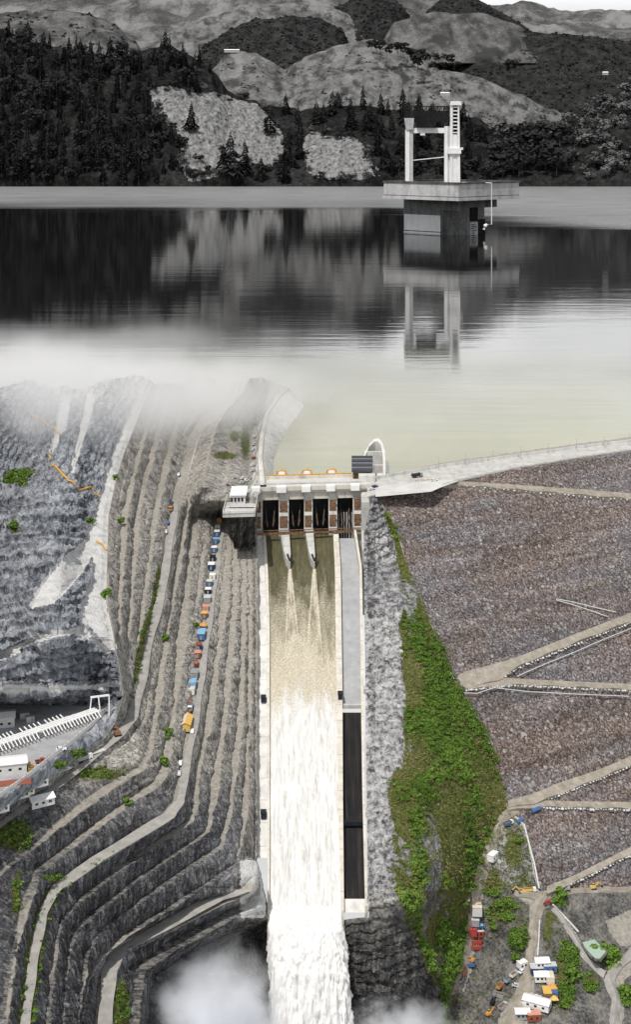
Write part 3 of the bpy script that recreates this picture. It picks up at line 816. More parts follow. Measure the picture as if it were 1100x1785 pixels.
# patch 2: valley floor and the cliff beside the falling water
rows4 = np.arange(1553, 1860, 2.5)
px4a = np.concatenate([np.arange(601, 1110, 3.0), np.arange(1116, 1400, 8.0)])
px4 = np.repeat(px4a[None], len(rows4), 0); py4 = np.repeat(rows4[:, None], len(px4a), 1)
lo4 = np.interp(rows4, [1553, 1600, 1601, 1860], [641, 641, 600, 600])
px4 = np.where(px4 < lo4[:, None], lo4[:, None]-0.0, px4)
px4[:, :] = np.maximum(px4, lo4[:, None]) + np.arange(len(px4a))[None]*1e-4
P4 = U(px4, py4, YR(px4, py4))
strip_r = line([(668,880),(678,925),(692,985),(700,1010),(708,1060),(696,1090),(700,1140),(706,1200),(705,1300),(702,1340),(684,1345),(680,1400),(690,1440),(684,1480),(682,1530),(700,1580),(708,1620),(740,1690),(760,1720),(770,1860)])
spur_r = line([(690,900),(716,985),(738,1050),(768,1120),(800,1200),(830,1250),(862,1310),(882,1380),(880,1412),(858,1455),(838,1500),(822,1560),(812,1620),(800,1680),(775,1725),(772,1860)])
def right_masks(px, py, P):
    nz = fbm(P*.06, 4, 61)
    sr = strip_r(py)+9*nz; gr = np.where(py < 1412, c_x(py)+8, spur_r(py)+5*nz)
    green = ((px > sr) & (px < gr)).astype(float)
    g2 = np.zeros_like(px)
    for cx, cy, rx_, ry_ in ((895,1480,18,40),(860,1540,18,30),(880,1580,30,14),(985,1700,18,75),(1000,1680,10,30),(1030,1715,14,22),(1060,1668,22,16),(1075,1690,16,12),(975,1575,10,8),(905,1640,14,22),(960,1600,12,14),(860,1600,10,30),(1090,1740,10,20),(880,1600,20,10),(955,1625,10,22)):
        g2 = np.maximum(g2, 1.1*ell(px, py, cx, cy, rx_, ry_))
    g2 = np.maximum(g2, .5*((px > 830) & (px < 930) & (py > 1440) & (py < 1740))*sstep(-.3, .4, fbm(P*.08, 3, 63)))
    pale = ((px < sr) & (py < 1590)).astype(float)*(.08+.34*sstep(1000, 1090, py))*sstep(1600, 1570, py)
    pale = np.maximum(pale, .7*((py > 1570) & (py < 1600) & (px < 645)))
    stain_shade = ((py > 1600) & (px < sr)).astype(float)*.95*sstep(1590, 1640, py)  # cliff beside the fall: spray damp, with its shade painted in too
    stain_shade = np.maximum(stain_shade, .8*(np.abs(px-(strip_r(py)*0+648)) < 7)*(py > 930)*(py < 1570)*sstep(-.35, .1, nz))
    bench = np.zeros_like(px)
    for poly in ([(886,1400),(905,1425),(885,1440),(862,1480),(845,1540),(833,1620),(822,1690),(808,1730),(785,1735),(800,1690),(812,1620),(824,1550),(840,1490),(862,1440)],
                 [(938,1553),(975,1540),(970,1570),(945,1590),(940,1640),(934,1690),(932,1730),(920,1790),(910,1860),(850,1860),(872,1770),(900,1730),(916,1680),(922,1620),(925,1580),(905,1566),(895,1556)],
                 [(1060,1700),(1100,1655),(1400,1600),(1400,1640),(1110,1690),(1088,1712),(1090,1740),(1085,1800),(1065,1800),(1073,1735),(1045,1700),(1015,1670),(1000,1640),(965,1590),(975,1585),(1020,1650)],
                 [(1055,1605),(1075,1598),(1100,1585),(1400,1560),(1400,1660),(1080,1648),(1066,1630)],
                 [(945,1560),(1000,1545),(1100,1545),(1400,1545),(1400,1556),(1100,1556),(1000,1558)]):
        bench = np.maximum(bench, inpoly(px, py, poly)*1.0)
    expo = sstep(.22, .34, fbm(P*np.array([.09, .03, .05]), 4, 67)+.05*fbm(P*.3, 3, 68))
    return dict(bench=bench, stain_shade=stain_shade, pale=np.clip(pale, 0, 1), green=np.maximum(green*.85*(1-.75*expo), g2*(1-bench))), green*(1-expo)
mk3, gr3 = right_masks(px3, py3, P3)
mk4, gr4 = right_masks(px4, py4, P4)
for P_, mk, gr_, yy in ((P3, mk3, gr3, py3), (P4, mk4, gr4, py4)):
    N_ = gnormal(P_)
    sl_ = (yy+.25*(px3 if P_ is P3 else px4)+30*fbm(P_*.03, 3, 78)+7*fbm(P_*.2, 3, 79))/17.0
    sf_ = sl_-np.floor(sl_)
    nong = 1-(gr_ > 0)
    mk['stain_shade'] = np.maximum(mk['stain_shade'], .75*sstep(.78, .95, sf_)*nong*((px3 if P_ is P3 else px4) < strip_r(yy))*(1-.45*sstep(1090, 1200, yy)))  # shade under each rock step painted dark on the bare strip
    a = 1.0*fbm(P_*np.array([.22, .3, .3]), 5, 71, True) + 1.5*(sf_-.5)*nong*((px3 if P_ is P3 else px4) < strip_r(yy)+4) + gr_*2.6*fbm(P_*.05, 3, 73) + (mk['stain_shade'])*2.5*fbm(P_*np.array([.12, .12, .3]), 4, 75, True)*(yy > 1590)
    a = a*(1-.8*mk['bench'])*(1-.25*mk['pale'])
    if P_ is P4: mask_seam = sstep(1553, 1562, yy)
    else: mask_seam = sstep(1553, 1544, yy)*sstep(0, .06, uu3)[None]*sstep(1, .95, uu3)[None]
    P_ += N_*(a*mask_seam)[..., None]
tag(grid('rock_spur', P3, M_RIDGE, attrs=mk3), 'rock spur between the dry chute and the dam face', None, None, 'structure')
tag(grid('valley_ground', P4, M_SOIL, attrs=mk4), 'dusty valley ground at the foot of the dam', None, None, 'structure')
def right_point(px, py, off=0.0):
    return U(px, py, YR(np.array([px]), np.array([py]))[0]) + np.array([0, 0, off])

def right_road(pts, w, mat=M_DIRT, lift=2.2):
    p = np.array(pts, float); d = np.r_[0, np.cumsum(np.hypot(*np.diff(p, axis=0).T))]
    tt_ = np.arange(0, d[-1], 4.0); cx_, cy_ = np.interp(tt_, d, p[:, 0]), np.interp(tt_, d, p[:, 1])
    k = np.ones(7)/7
    cx_ = np.convolve(np.pad(cx_, 3, 'edge'), k, 'valid'); cy_ = np.convolve(np.pad(cy_, 3, 'edge'), k, 'valid')
    gx, gy = np.gradient(cx_), np.gradient(cy_); g_ = np.hypot(gx, gy)
    ww = np.interp(tt_, np.linspace(0, d[-1], len(w)), w)
    V = []
    for q_ in (-1, -.5, 0, .5, 1):
        jx = 1.2*np.sin(tt_*.13+q_*3)*abs(q_)
        px_, py_ = cx_-gy/g_*(ww*q_+jx), cy_+gx/g_*(ww*q_+jx)*.8
        V.append(U(px_, py_, YR(px_, py_)-.02)+np.array([0, 0, lift*(1-.75*abs(q_))]))
    o = grid('dirt_road', np.stack(V, 1), mat); o['kind'] = 'structure'
right_road([(905,1408),(888,1416),(868,1448),(850,1488),(836,1530),(824,1590),(815,1650),(803,1710),(792,1738)], [10, 9, 8, 8, 9, 9, 6])
right_road([(975,1552),(955,1560),(940,1580),(933,1605),(928,1650),(921,1700),(908,1745),(888,1810)], [10, 11, 8, 7, 8, 14, 17, 16])
right_road([(950,1566),(928,1562),(905,1562),(893,1557)], [9, 7, 5])
right_road([(1140,1625),(1100,1664),(1074,1690),(1060,1706),(1076,1742),(1070,1800)], [9, 9, 10, 9, 9], M_GRAVEL)
right_road([(1060,1704),(1030,1682),(1012,1655),(985,1610),(962,1580)], [7, 6, 5, 5], M_GRAVEL)
right_road([(1240,1552),(1170,1552),(1100,1551.5),(1040,1552),(985,1556),(968,1556)], [6, 6, 6, 6], M_DIRT, 1.6)
# pond
pp = [(1011,1634),(1020,1631),(1031,1631),(1046,1645),(1059,1658),(1047,1672),(1037,1671),(1028,1662),(1018,1650)]
pz = np.max([right_point(x, y)[2] for x, y in pp])/S - .6
M_POND = Mat('pond_water', 0.25, (0.36, 0.47, 0.38), spec=.4).m
pv = [tuple(Uz(x, y, pz)) for x, y in pp]
MB().add(pv, [tuple(range(len(pv)))]).build('pond_water', M_POND)['kind'] = 'structure'
pb = MB(); pb.tube([tuple(Uz(x, y, pz)+np.array([0, 0, -.5])) for x, y in pp+pp[:1]], .7, 6); pb.build('pond_bank', M_SOIL)['kind'] = 'structure'

# ------------------------------------------------------------------ spillway
spill = empty('spillway', U(537, 860, 452), 'gated concrete spillway with four bays, piers, orange beams and a long chute', 'spillway')
axk = 0.115                                               # the axis turns a little away to the right
def D(px_at, Y, z, py=None):
    """point from its column (px seen at depth Y), design depth and height"""
    return np.array([(px_at-CX)*Y/F, Y, z])*S
def ay_(X): return axk*X                                   # depth offset along the axis
def SP(px, Yb, z):                                         # point on the gate structure: column, distance from axis, height
    X = (px-CX)*Yb/F
    Y = Yb + ay_(X)
    return np.array([(px-CX)*Y/F, Y, z])*S
def sbox(mb, pxl, pxr, Y0, Y1, z0, z1, z0b=None, z1b=None, m=0):
    """box between two columns; front at Y0, back at Y1; optional different heights at the front (b)"""
    z0b = z0 if z0b is None else z0b; z1b = z1 if z1b is None else z1b
    xl = (pxl-CX)*Y0/F; xr = (pxr-CX)*Y0/F
    def p(x, Y, z): return (x*S, (Y+ay_(x))*S, z*S)
    return mb.hexa([p(xl,Y0,z0b), p(xr,Y0,z0b), p(xr,Y1,z0), p(xl,Y1,z0), p(xl,Y0,z1b), p(xr,Y0,z1b), p(xr,Y1,z1), p(xl,Y1,z1)], m)
M_RUST = plain('rusty_orange_steel', (0.20, 0.118, 0.07), 0.85, .5, .8)
M_ARM = plain('brown_steel', (0.10, 0.06, 0.04), .7, .3, .5)
M_ORANGE = plain('orange_paint', (0.62, 0.33, 0.05), 0.6, .15, .4)
M_GATE = plain('dark_gate_steel', (0.012, 0.016, 0.024), 0.6, .25, .3)
M_WHITE = plain('white_paint', (0.78, 0.78, 0.76), 0.6, .06, .3)
M_ROOFW = plain('white_roof', (0.80, 0.80, 0.79), 0.7, .05, .15)
M_DARK = plain('dark_void', (0.02, 0.021, 0.024), 0.9, .2, .3)
# deck
mb = MB(); sbox(mb, 438, 662, 449, 462.5, 2.9, 4.0)
under(mb.build('bridge_deck', M_PAVE), spill)
mb = MB()
sbox(mb, 440, 660, 448.6, 449.0, 3.6, 4.9); sbox(mb, 446, 640, 462.5, 462.9, 3.8, 5.0)
under(mb.build('parapet', M_CONC_WARM), spill)
mb = MB(); sbox(mb, 446, 632, 455.0, 456.0, 4.0, 4.45); under(mb.build('kerb', M_CONC), spill)
# beige beam under the deck seen above each gate
mb = MB(); sbox(mb, 452, 626, 449.6, 450.6, .6, 2.9); under(mb.build('deck_beam', M_CONC_WARM), spill)
# orange gantry rail along the upstream edge with three lamp-like hoists
mb = MB(); sbox(mb, 466, 614, 463.1, 463.5, 4.2, 5.3); under(mb.build('guard_rail', M_ORANGE), spill)
for px in (491, 535, 578):
    mb = MB()
    c = SP(px, 463.6, 5.6)
    mb.tube([(c[0]-3.4, c[1], c[2]-1), (c[0]-2.6, c[1], c[2]+1.6), (c[0], c[1], c[2]+2.6), (c[0]+2.6, c[1], c[2]+1.6), (c[0]+3.4, c[1], c[2]-1)], .55, 6)
    under(mb.build('hoist_arch', M_ORANGE), spill)
    mb = MB(); mb.box(c+np.array([0, .5, 0.2]), (3.6, 2, 2.0)); under(mb.build('hoist_house', M_WHITE), spill)
# piers
piers = [(443,457), (486,503), (530,545), (573,588), (616,631)]
tails = {1: (505, 990), 2: (548, 990)}
for i, (a, b) in enumerate(piers):
    mb = MB()
    lo = -19.0
    sbox(mb, a, b, 444.0, 449.6, lo, 3.2, None, -7.6)     # raking downstream face
    sbox(mb, a, b, 449.6, 464.0, lo, 2.9)
    p = under(mb.build('pier', M_CONC), spill)
    mb = MB(); sbox(mb, a-4, a+ (b-a)*.75, 446.6, 449.4, 3.5, 5.2); under(mb.build('pier_cap', M_ROOFW), spill)
    # rusty lattice of trunnion girders on the raking face
    mb = MB()
    for f0, f1 in ((.26, .50), (.64, .90)):
        z_ = lambda f: 3.2+(-7.6-3.2)*f
        y_ = lambda f: 449.6+(444.0-449.6)*f
        sbox(mb, a+2, b-2.5, y_(f1)-.12, y_(f1)+.4, z_(f1), z_(f0)); mb.hexa([SP(a+2, y_(f1)-.15, z_(f1)), SP(b-2.5, y_(f1)-.15, z_(f1)), SP(b-2.5, y_(f1)+.3, z_(f1)), SP(a+2, y_(f1)+.3, z_(f1)), SP(a+2, y_(f0)-.15, z_(f0)), SP(b-2.5, y_(f0)-.15, z_(f0)), SP(b-2.5, y_(f0)+.3, z_(f0)), SP(a+2, y_(f0)+.3, z_(f0))])
        for g in (f0, (f0+f1)/2, f1):
            sbox(mb, a+1.5, b-1.5, y_(g)-.35, y_(g), z_(g)-.22, z_(g)+.1)
        for q in (a+2, b-3): mb.bar(SP(q, y_(f0)-.2, z_(f0)), SP(q, y_(f1)-.2, z_(f1)), .5, .5)
        fm = (f0+f1)/2
        for u0, u1 in ((f0, fm), (fm, f1)):
            mb.bar(SP(a+1.5, y_(u0)-.25, z_(u0)), SP(b-2, y_(u1)-.25, z_(u1)), .5, .5)
            mb.bar(SP(b-2, y_(u0)-.3, z_(u0)), SP(a+1.5, y_(u1)-.3, z_(u1)), .5, .5)
    under(mb.build('trunnion_girder', M_RUST), spill)
# orange beam across the bays
mb = MB(); sbox(mb, 446, 635, 442.7, 443.3, -8.5, -7.8)
under(mb.build('walkway_beam', M_RUST), spill)
mb = MB()
for q in np.arange(449, 634, 3.2): sbox(mb, q, q+.5, 442.6, 442.8, -7.8, -7.1)
sbox(mb, 446, 635, 442.55, 442.7, -7.15, -6.95)
under(mb.build('walkway_railing', M_RUST), spill)
# gates: curved leaf, two radial arms each
bays = [(457,486), (503,530), (545,573), (588,616)]
for i, (a, b) in enumerate(bays):
    mb = MB(); ns = 8; open_ = i < 3
    zlo = -9.0 if open_ else -14
    ang = np.linspace(0, 1, ns+1)
    zs = 2.0+(zlo-2.0)*ang; ys = 455.5+1.8*np.sin(ang*math.pi)
    for k in range(ns):
        sbox(mb, a, b, ys[k], ys[k]+.6, zs[k+1], zs[k])
    g = under(mb.build('radial_gate', M_GATE), spill)
    for q in (a+4, b-6):
        m2 = MB(); A_ = SP(q, 454.9, -1.5); B_ = SP((q*2+a+b)/4, 445.5, -6.6)
        m2.bar(A_, B_, .6, .8); m2.bar(SP(q, 454.9, -6.5), B_, .5, .7)
        under(m2.build('radial_arm', M_ARM), spill)
    if not open_:
        m2 = MB()
        for q in np.linspace(a+2, b-3, 6): sbox(m2, q, q+1.6, 451.0, 455.4, -14.0, -4.5)
        under(m2.build('gate_rib', M_CONC), spill)
    # breast wall behind
m2 = MB(); sbox(m2, 445, 630, 459.0, 460.0, -20, 2.9); under(m2.build('headwall', M_GATE), spill)

# chute surfaces: picture columns at rows, lying on the chute plane raised by dz
def chute_strip(name, mat, xl, xr, y0, y1, dz=0.0, nx=4, step=8, attrs=None, disp=None, parent=spill):
    ys = np.arange(y0, y1+.1, step); u = np.linspace(0, 1, nx)
    l_, r_ = line(xl)(ys), line(xr)(ys)
    px = l_[:, None]+(r_-l_)[:, None]*u; py = np.repeat(ys[:, None], nx, 1)
    P = U(px, py, Yc(py)) + np.array([0, 0, dz])*S
    o = grid(name, P, mat)
    return under(o, parent), px, py, P
def chute_wall(name, mat, xl, xr, y0, y1, h, depth=2.5, step=12, parent=spill):
    ys = np.arange(y0, y1+.1, step); l_, r_ = line(xl)(ys), line(xr)(ys)
    V = []
    for y, a, b in zip(ys, l_, r_):
        Y = float(Yc(y)); A_ = U(a, y, Y); B_ = U(b, y, Y)
        up = np.array([0, 0, h*S]); dn = np.array([0, 0, -depth*S])
        V += [A_+dn, A_+up, B_+up, B_+dn]
    V = np.array(V).reshape(len(ys), 4, 3)
    caps = []
    o = grid(name, V, mat)
    bm = bmesh.new(); bm.from_mesh(o.data); bm.verts.ensure_lookup_table()
    bm.faces.new([bm.verts[i] for i in range(4)]); k = (len(ys)-1)*4
    bm.faces.new([bm.verts[k+i] for i in range(4)])
    bmesh.ops.recalc_face_normals(bm, faces=bm.faces); bm.to_mesh(o.data); bm.free()
    return under(o, parent)
WLl = [(458,935),(462,1000),(465,1100),(466,1600)]; WLr = [(463,935),(467,1000),(470,1100),(470,1600)]
WAT_R = [(581,935),(584,1000),(585,1100),(588,1300),(591,1450),(595,1600)]
CWr = [(590,935),(594,1000),(597,1200),(598,1400),(600,1600)]
DRYr = [(617,935),(627,1000),(629,1200),(632,1400),(637,1600)]
RWr = [(621,935),(631,1000),(634,1200),(636,1400),(641,1600)]
chute_wall('chute_wall', M_CONC_WARM, WLl, WLr, 935, 1596, 1.0)
chute_wall('chute_wall', M_CONC_WARM, WAT_R, CWr, 935, 1596, 1.0)
chute_wall('chute_wall', M_CONC_WARM, DRYr, RWr, 935, 1600, 2.0)
chute_strip('side_berm', M_CONC_PALE, [(444,930),(442,1100),(442,1500)], [(458.5,930),(465.5,1100),(466.5,1500)], 930, 1498, .35)
q = Mat('dry_chute_concrete', .9)
n_ = q.noise(.15, 6, .65); s_ = q.noise(.5, 4, .6, sc=(1, .05, .05))
q.base(q.mix(q.rng(s_, .4, .7), q.ramp(n_, [(.3, (.26, .265, .27)), (.55, (.36, .365, .365)), (.75, (.44, .44, .435))]), (.33, .34, .36)))
M_DRY = q.m
q = Mat('wet_dark_chute', .55, spec=.2)
s_ = q.noise(.6, 5, .6, sc=(1, .04, .04)); n_ = q.noise(.08, 5, .6)
q.base(q.mix(q.rng(s_, .52, .72), q.ramp(n_, [(.3, (.007, .007, .009)), (.7, (.018, .017, .016))]), (.045, .04, .034)))
M_WETC = q.m
chute_strip('dry_chute_floor', M_DRY, CWr, DRYr, 935, 1228, -.6)
chute_strip('wet_chute_floor', M_WETC, CWr, DRYr, 1232, 1568, -1.5)
chute_strip('chute_lip', M_CONC_PALE, CWr, DRYr, 1566, 1594, -.1)
for y in (1228, 1431):                                     # aeration steps across the dry chute
    mb = MB(); a, b = line(CWr)(y), line(DRYr)(y)
    A_ = U(a, y, float(Yc(y))); B_ = U(b, y, float(Yc(y)))
    mb.bar(A_+np.array([0,0,-.9]), B_+np.array([0,0,-.9]), 2.2, 1.8)
    under(mb.build('aerator_step', M_CONC if y < 1300 else M_GATE), spill)
for px, py in ((459,1225),(459,1427)):
    mb = MB(); mb.box((0,0,1.1), (2.4, 4.2, 2.4)); mb.box((0,0,2.35), (2.8, 4.6, .3)); mb.box((0,-2.1,1.0), (1.2,.15,1.6))
    under(mb.build('air_vent_hut', M_GATE, loc=U(px, py, float(Yc(py)))+np.array([0,0,1.0])), spill)
for px, py in ((593,1222),(638,1213),(642,1428)):
    mb = MB(); mb.box((0,0,1.1), (2.2, 4.6, 2.4)); mb.box((0,0,2.35), (2.6, 5.0, .3)); mb.box((0,-2.3,1.0), (1.2,.15,1.6))
    under(mb.build('air_vent_hut', M_CONC if px > 600 else M_GATE, loc=U(px, py, float(Yc(py)))+np.array([0,0,2.0])), spill)
# tails of the middle piers
for i, (tx, ty) in tails.items():
    a, b = piers[i]
    mb = MB()
    ys = [930, 950, 970, 984, ty+2]; ws = [(b-a)*.5, (b-a)*.42, (b-a)*.36, (b-a)*.26, .4]
    cs_ = np.linspace((a+b)/2+1, tx, len(ys))
    V = []
    for y, w, c in zip(ys, ws, cs_):
        Y = float(Yc(y)); zup = 2.0*S
        l_, r_ = U(c-w, y, Y), U(c+w, y, Y)
        V.append([l_+np.array([0,0,-3]), l_+np.array([0,0,zup]), r_+np.array([0,0,zup]), r_+np.array([0,0,-3])])
    for k in range(len(ys)-1):
        A_, B_ = V[k], V[k+1]
        mb.add(A_+B_, [(0,1,5,4),(1,2,6,5),(2,3,7,6)])
    mb.add(V[-1], [(0,1,2,3)])
    under(mb.build('pier_tail', M_CONC), spill)
    mb = MB()
    t0 = U(tx, ty-1, float(Yc(ty)))
    mb.bar(U(tx-4, ty-13, float(Yc(ty-10)))+np.array([0,0,3.7]), t0+np.array([0,0,3.2]), 1.0, .8)
    mb.bar(U(tx+4, ty-13, float(Yc(ty-10)))+np.array([0,0,3.7]), t0+np.array([0,0,3.2]), 1.0, .8)
    under(mb.build('nose_armour', M_DARK), spill)

# ------------------------------------------------------------------ running water on the chute
q = Mat('chute_water', .35, spec=.4)
fo = q.attr('foam')
n1 = q.noise(.6, 7, .75, sc=(1, .12, .12)); n2 = q.noise(1.2, 4, .7)
olive = q.ramp(n1, [(.3, (.050, .045, .020)), (.55, (.098, .090, .048)), (.75, (.17, .155, .095))])
cream = q.ramp(n2, [(.3, (.33, .29, .205)), (.5, (.50, .45, .345)), (.7, (.70, .65, .545))])
white = q.ramp(n1, [(.32, (.44, .43, .40)), (.46, (.63, .625, .605)), (.62, (.76, .757, .745))])
fn = q.math('ADD', fo, q.math('MULTIPLY', q.math('SUBTRACT', n2, .5), .55))
c = q.mix(q.rng(fn, .12, .5), olive, cream)
c = q.mix(q.rng(fn, .6, .95), c, white)
q.base(c); q.bump(q.math('ADD', n1, n2), .4, .7)
M_CW = q.m
ys = np.arange(930, 1586, 2.2); u = np.linspace(0, 1, 90)
l_ = line(WLr)(ys); r_ = line(WAT_R)(ys)
pxw = l_[:, None]+(r_-l_)[:, None]*u; pyw = np.repeat(ys[:, None], 90, 1)
Pq = U(pxw, pyw, Yc(pyw))
ww_ = pyw+70*fbm(Pq*np.array([.25, .05, .05]), 4, 81)
foam = .03+.30*sstep(950, 1120, ww_)+.34*sstep(1090, 1230, ww_) + .45*sstep(1190, 1310, ww_)
nzw = fbm(Pq*np.array([.5, .1, .1]), 4, 83)
for tx, ty in tails.values():
    cx_ = tx + (pyw-ty)*.035*(1 if tx < 530 else -.03)
    w = 1.2+(pyw-ty)*.080
    d = np.abs(pxw-cx_)
    inside = sstep(1.0, .85, d/np.maximum(w, .1))*(pyw > ty-4)
    rim = np.exp(-((d-w)/1.8)**2)*(pyw > ty)
    foam = np.maximum(foam, inside*(.36+.22*nzw+.25*sstep(1050, 1200, pyw))*sstep(1400, 1100, pyw)+.0)
    foam = np.maximum(foam, rim*(.62+.3*nzw)*sstep(1260, 1150, pyw))
    foam = np.maximum(foam, np.exp(-(d/2.2)**2)*(.85)*sstep(ty-3, ty+2, pyw)*sstep(1100, 1000, pyw))
foam = np.maximum(foam, .6*np.exp(-((pxw-l_[:, None])/3.0)**2)*sstep(960, 1050, pyw))
foam = foam + .10*nzw*sstep(960, 1010, pyw)
disp = (.25+.55*sstep(1150, 1300, pyw))*(fbm(Pq*np.array([.9, .07, .07]), 4, 85)+.5*fbm(Pq*np.array([.9, .5, .5]), 3, 86))
Pq[..., 2] += (disp*1.1 - .5 + .6*foam)*sstep(1586, 1560, pyw)
ow = under(grid('chute_water', Pq, M_CW, attrs=dict(foam=np.clip(foam, 0, 1.3)), smooth=True), spill)

# falling jet below the lip: a thick body with its own sides
q = Mat('falling_water', .6, spec=.3)
n1 = q.noise(.5, 7, .72, sc=(1, 1, .10)); n2 = q.noise(.9, 5, .7, sc=(1, 1, .3))
q.base(q.ramp(q.math('ADD', q.math('MULTIPLY', n1, .6), q.math('MULTIPLY', n2, .4)), [(.32, (.50, .485, .45)), (.44, (.68, .67, .65)), (.56, (.78, .777, .765))]))
q.bump(n2, .5, 1.2)
M_FALL = q.m
ys = np.arange(1580, 1900, 2.0)
th = np.linspace(-1, 1, 150)
l_ = np.interp(ys, [1580, 1596, 1612, 1640, 1785, 1900], [470.2, 470, 467, 467, 473, 476])
r_ = np.interp(ys, [1580, 1596, 1612, 1640, 1785, 1900], [594.3, 594.8, 597, 601, 613, 620])
Yf = np.where(ys < 1596, Yc(ys)-.12, np.interp(ys, [1596, 1625, 1700, 1785, 1900], [float(Yc(1596))-.12, 309.6, 305.5, 303.5, 302]))
pxf = (l_+r_)[:, None]/2 + (r_-l_)[:, None]/2*np.sin(th*math.pi/2)[None]
bulge = np.cos(th*math.pi/2)
Yff = Yf[:, None] + 5*(1-bulge**.35)*sstep(1590, 1640, ys)[:, None]
pyf = np.repeat(ys[:, None], len(th), 1)
Pf = U(pxf, pyf, Yff)
st = fbm(np.stack([Pf[..., 0]*.70, Pf[..., 1]*.70, Pf[..., 2]*.06], -1), 5, 91)
s2 = fbm(Pf*np.array([1.0, 1.0, .16]), 4, 93)
am = sstep(1586, 1680, pyf)
Nf = gnormal(Pf)
Pf = Pf + Nf*((st*2.2+s2*.7)*am)[..., None]
Pf[..., 0] += (s2*2.4*am)*np.abs(th[None])**3
back = Pf[:, [-1, 0]].copy(); back[..., 1] += 6
fall_mesh = np.concatenate([Pf, back, Pf[:, :1]], 1)
o = grid('falling_water', fall_mesh, M_FALL, smooth=True)
tag(o, None, None, None, 'structure')
# plunge pool
pv = [tuple(Uz(x, y, -93.0)) for x, y in ((100, 1640), (800, 1640), (900, 1990), (0, 1990))]
MB().add(pv, [tuple(range(4))]).build('pool_water', Mat('pool_water', .3, (.07, .085, .09)).m)['kind'] = 'structure'

# ------------------------------------------------------------------ things around the spillway crest
def boxat(mb, px, py, z, w, d, h, dz=0, m=0, rz=0):
    c = Uz(px, py, z); mb.box((c[0], c[1], c[2]+dz+h/2), (w, d, h), rz, m)
M_DKROCK = rock_material('dark_rock', (.16,.155,.15), (.07,.068,.066), (.02,.02,.02), scale=.6, streak=.8)  # dark rock below the terrace
# control building left of the gates
cb = empty('control_building', Uz(423, 885, 3.0), 'flat white roofed control building on a grey terrace left of the gates', 'building')
mb = MB(); sbox(mb, 389, 445, 424, 446, 2.2, 3.4); under(mb.build('terrace', M_CONC), cb)
mb = MB(); sbox(mb, 389, 445, 423.8, 424.3, 3.4, 4.1); sbox(mb, 389, 390, 424.3, 445, 3.4, 4.1); sbox(mb, 444, 445, 424.3, 445, 3.4, 4.1); under(mb.build('terrace_parapet', M_CONC_PALE), cb)
rr_ = np.linspace(0, 1, 40); cc_ = np.linspace(399, 445, 34)
ybot = 962-10*np.abs(np.sin(cc_*.21))-18*(cc_ < 406)
pyb = 884+(ybot[None]-884)*rr_[:, None]; pxb = np.repeat(cc_[None], 40, 0)
Yb_ = np.array([hill_point(x_, y_)[1]/S for x_, y_ in zip(cc_, ybot)])
Ytop = 427.0
YY = Ytop+(Yb_[None]-.6-Ytop)*(rr_[:, None]**1.3)
PB_ = U(pxb, pyb, YY)
PB_ += gnormal(PB_)*(2.0*fbm(PB_*np.array([.3, .3, .12]), 4, 57, True)*np.sin(np.pi*np.clip(rr_, .02, .98))[:, None])[..., None]
under(grid('rock_buttress', PB_, M_DKROCK), cb)
mb = MB(); sbox(mb, 403, 428, 434.5, 444.5, 3.4, 6.0); w_ = under(mb.build('wall', M_CONC_PALE), cb)
mb = MB(); sbox(mb, 401, 430, 434.0, 445, 6.0, 6.4); under(mb.build('roof', M_ROOFW), cb)
for a in (403, 409, 415, 421):
    mb = MB(); sbox(mb, a, a+3.5, 434.3, 434.6, 4.2, 5.3); under(mb.build('window', M_GATE), cb)
# intake tower near the right bank
it = empty('intake_tower', Uz(648, 828, 0), 'rounded pale concrete intake tower with open cells standing in the green water', 'tower')
def iw(px, Y, z): return np.array([(px-CX)*Y/F, Y, z])*S
prof = [(627,470),(672,470),(672.5,480),(671,492),(667,500),(660,504),(652,503),(643,498),(635,490),(628,480)]
def ring(scale=1.0, cxp=650, cY=485, z=0.):
    return [tuple(iw(cxp+(a-cxp)*scale, cY+(y-cY)*scale, z)) for a, y in prof]
mb = MB(); n = len(prof)
zt = lambda Y: 3.0+(Y-470)*.16
lo = [tuple(iw(a, y, -8)) for a, y in prof]; hi = [tuple(iw(a, y, zt(y))) for a, y in prof]
mb.add(lo+hi, [(i, (i+1) % n, n+(i+1) % n, n+i) for i in range(n)])
ins = [(650+(a-650)*.80, 486+(y-486)*.84) for a, y in prof]
hi2 = [tuple(iw(a, y, zt(y))) for a, y in ins]; lo2 = [tuple(iw(a, y, zt(y)-5)) for a, y in ins]
mb.add(hi+hi2, [(i, (i+1) % n, n+(i+1) % n, n+i) for i in range(n)])
mb.add(hi2+lo2, [(i, (i+1) % n, n+(i+1) % n, n+i) for i in range(n)])
under(mb.build('shell', M_CONC_PALE), it)
mb = MB(); mb.add(lo2, [tuple(range(n))]); under(mb.build('well_floor', M_ASPH), it)
for Y in (479, 491):
    mb = MB(); mb.hexa([iw(633, Y, -2), iw(670, Y, -2), iw(670, Y+1.6, -2), iw(633, Y+1.6, -2), iw(633, Y, zt(Y)), iw(670, Y, zt(Y)), iw(670, Y+1.6, zt(Y)), iw(633, Y+1.6, zt(Y))])
    under(mb.build('cell_wall', M_CONC), it)
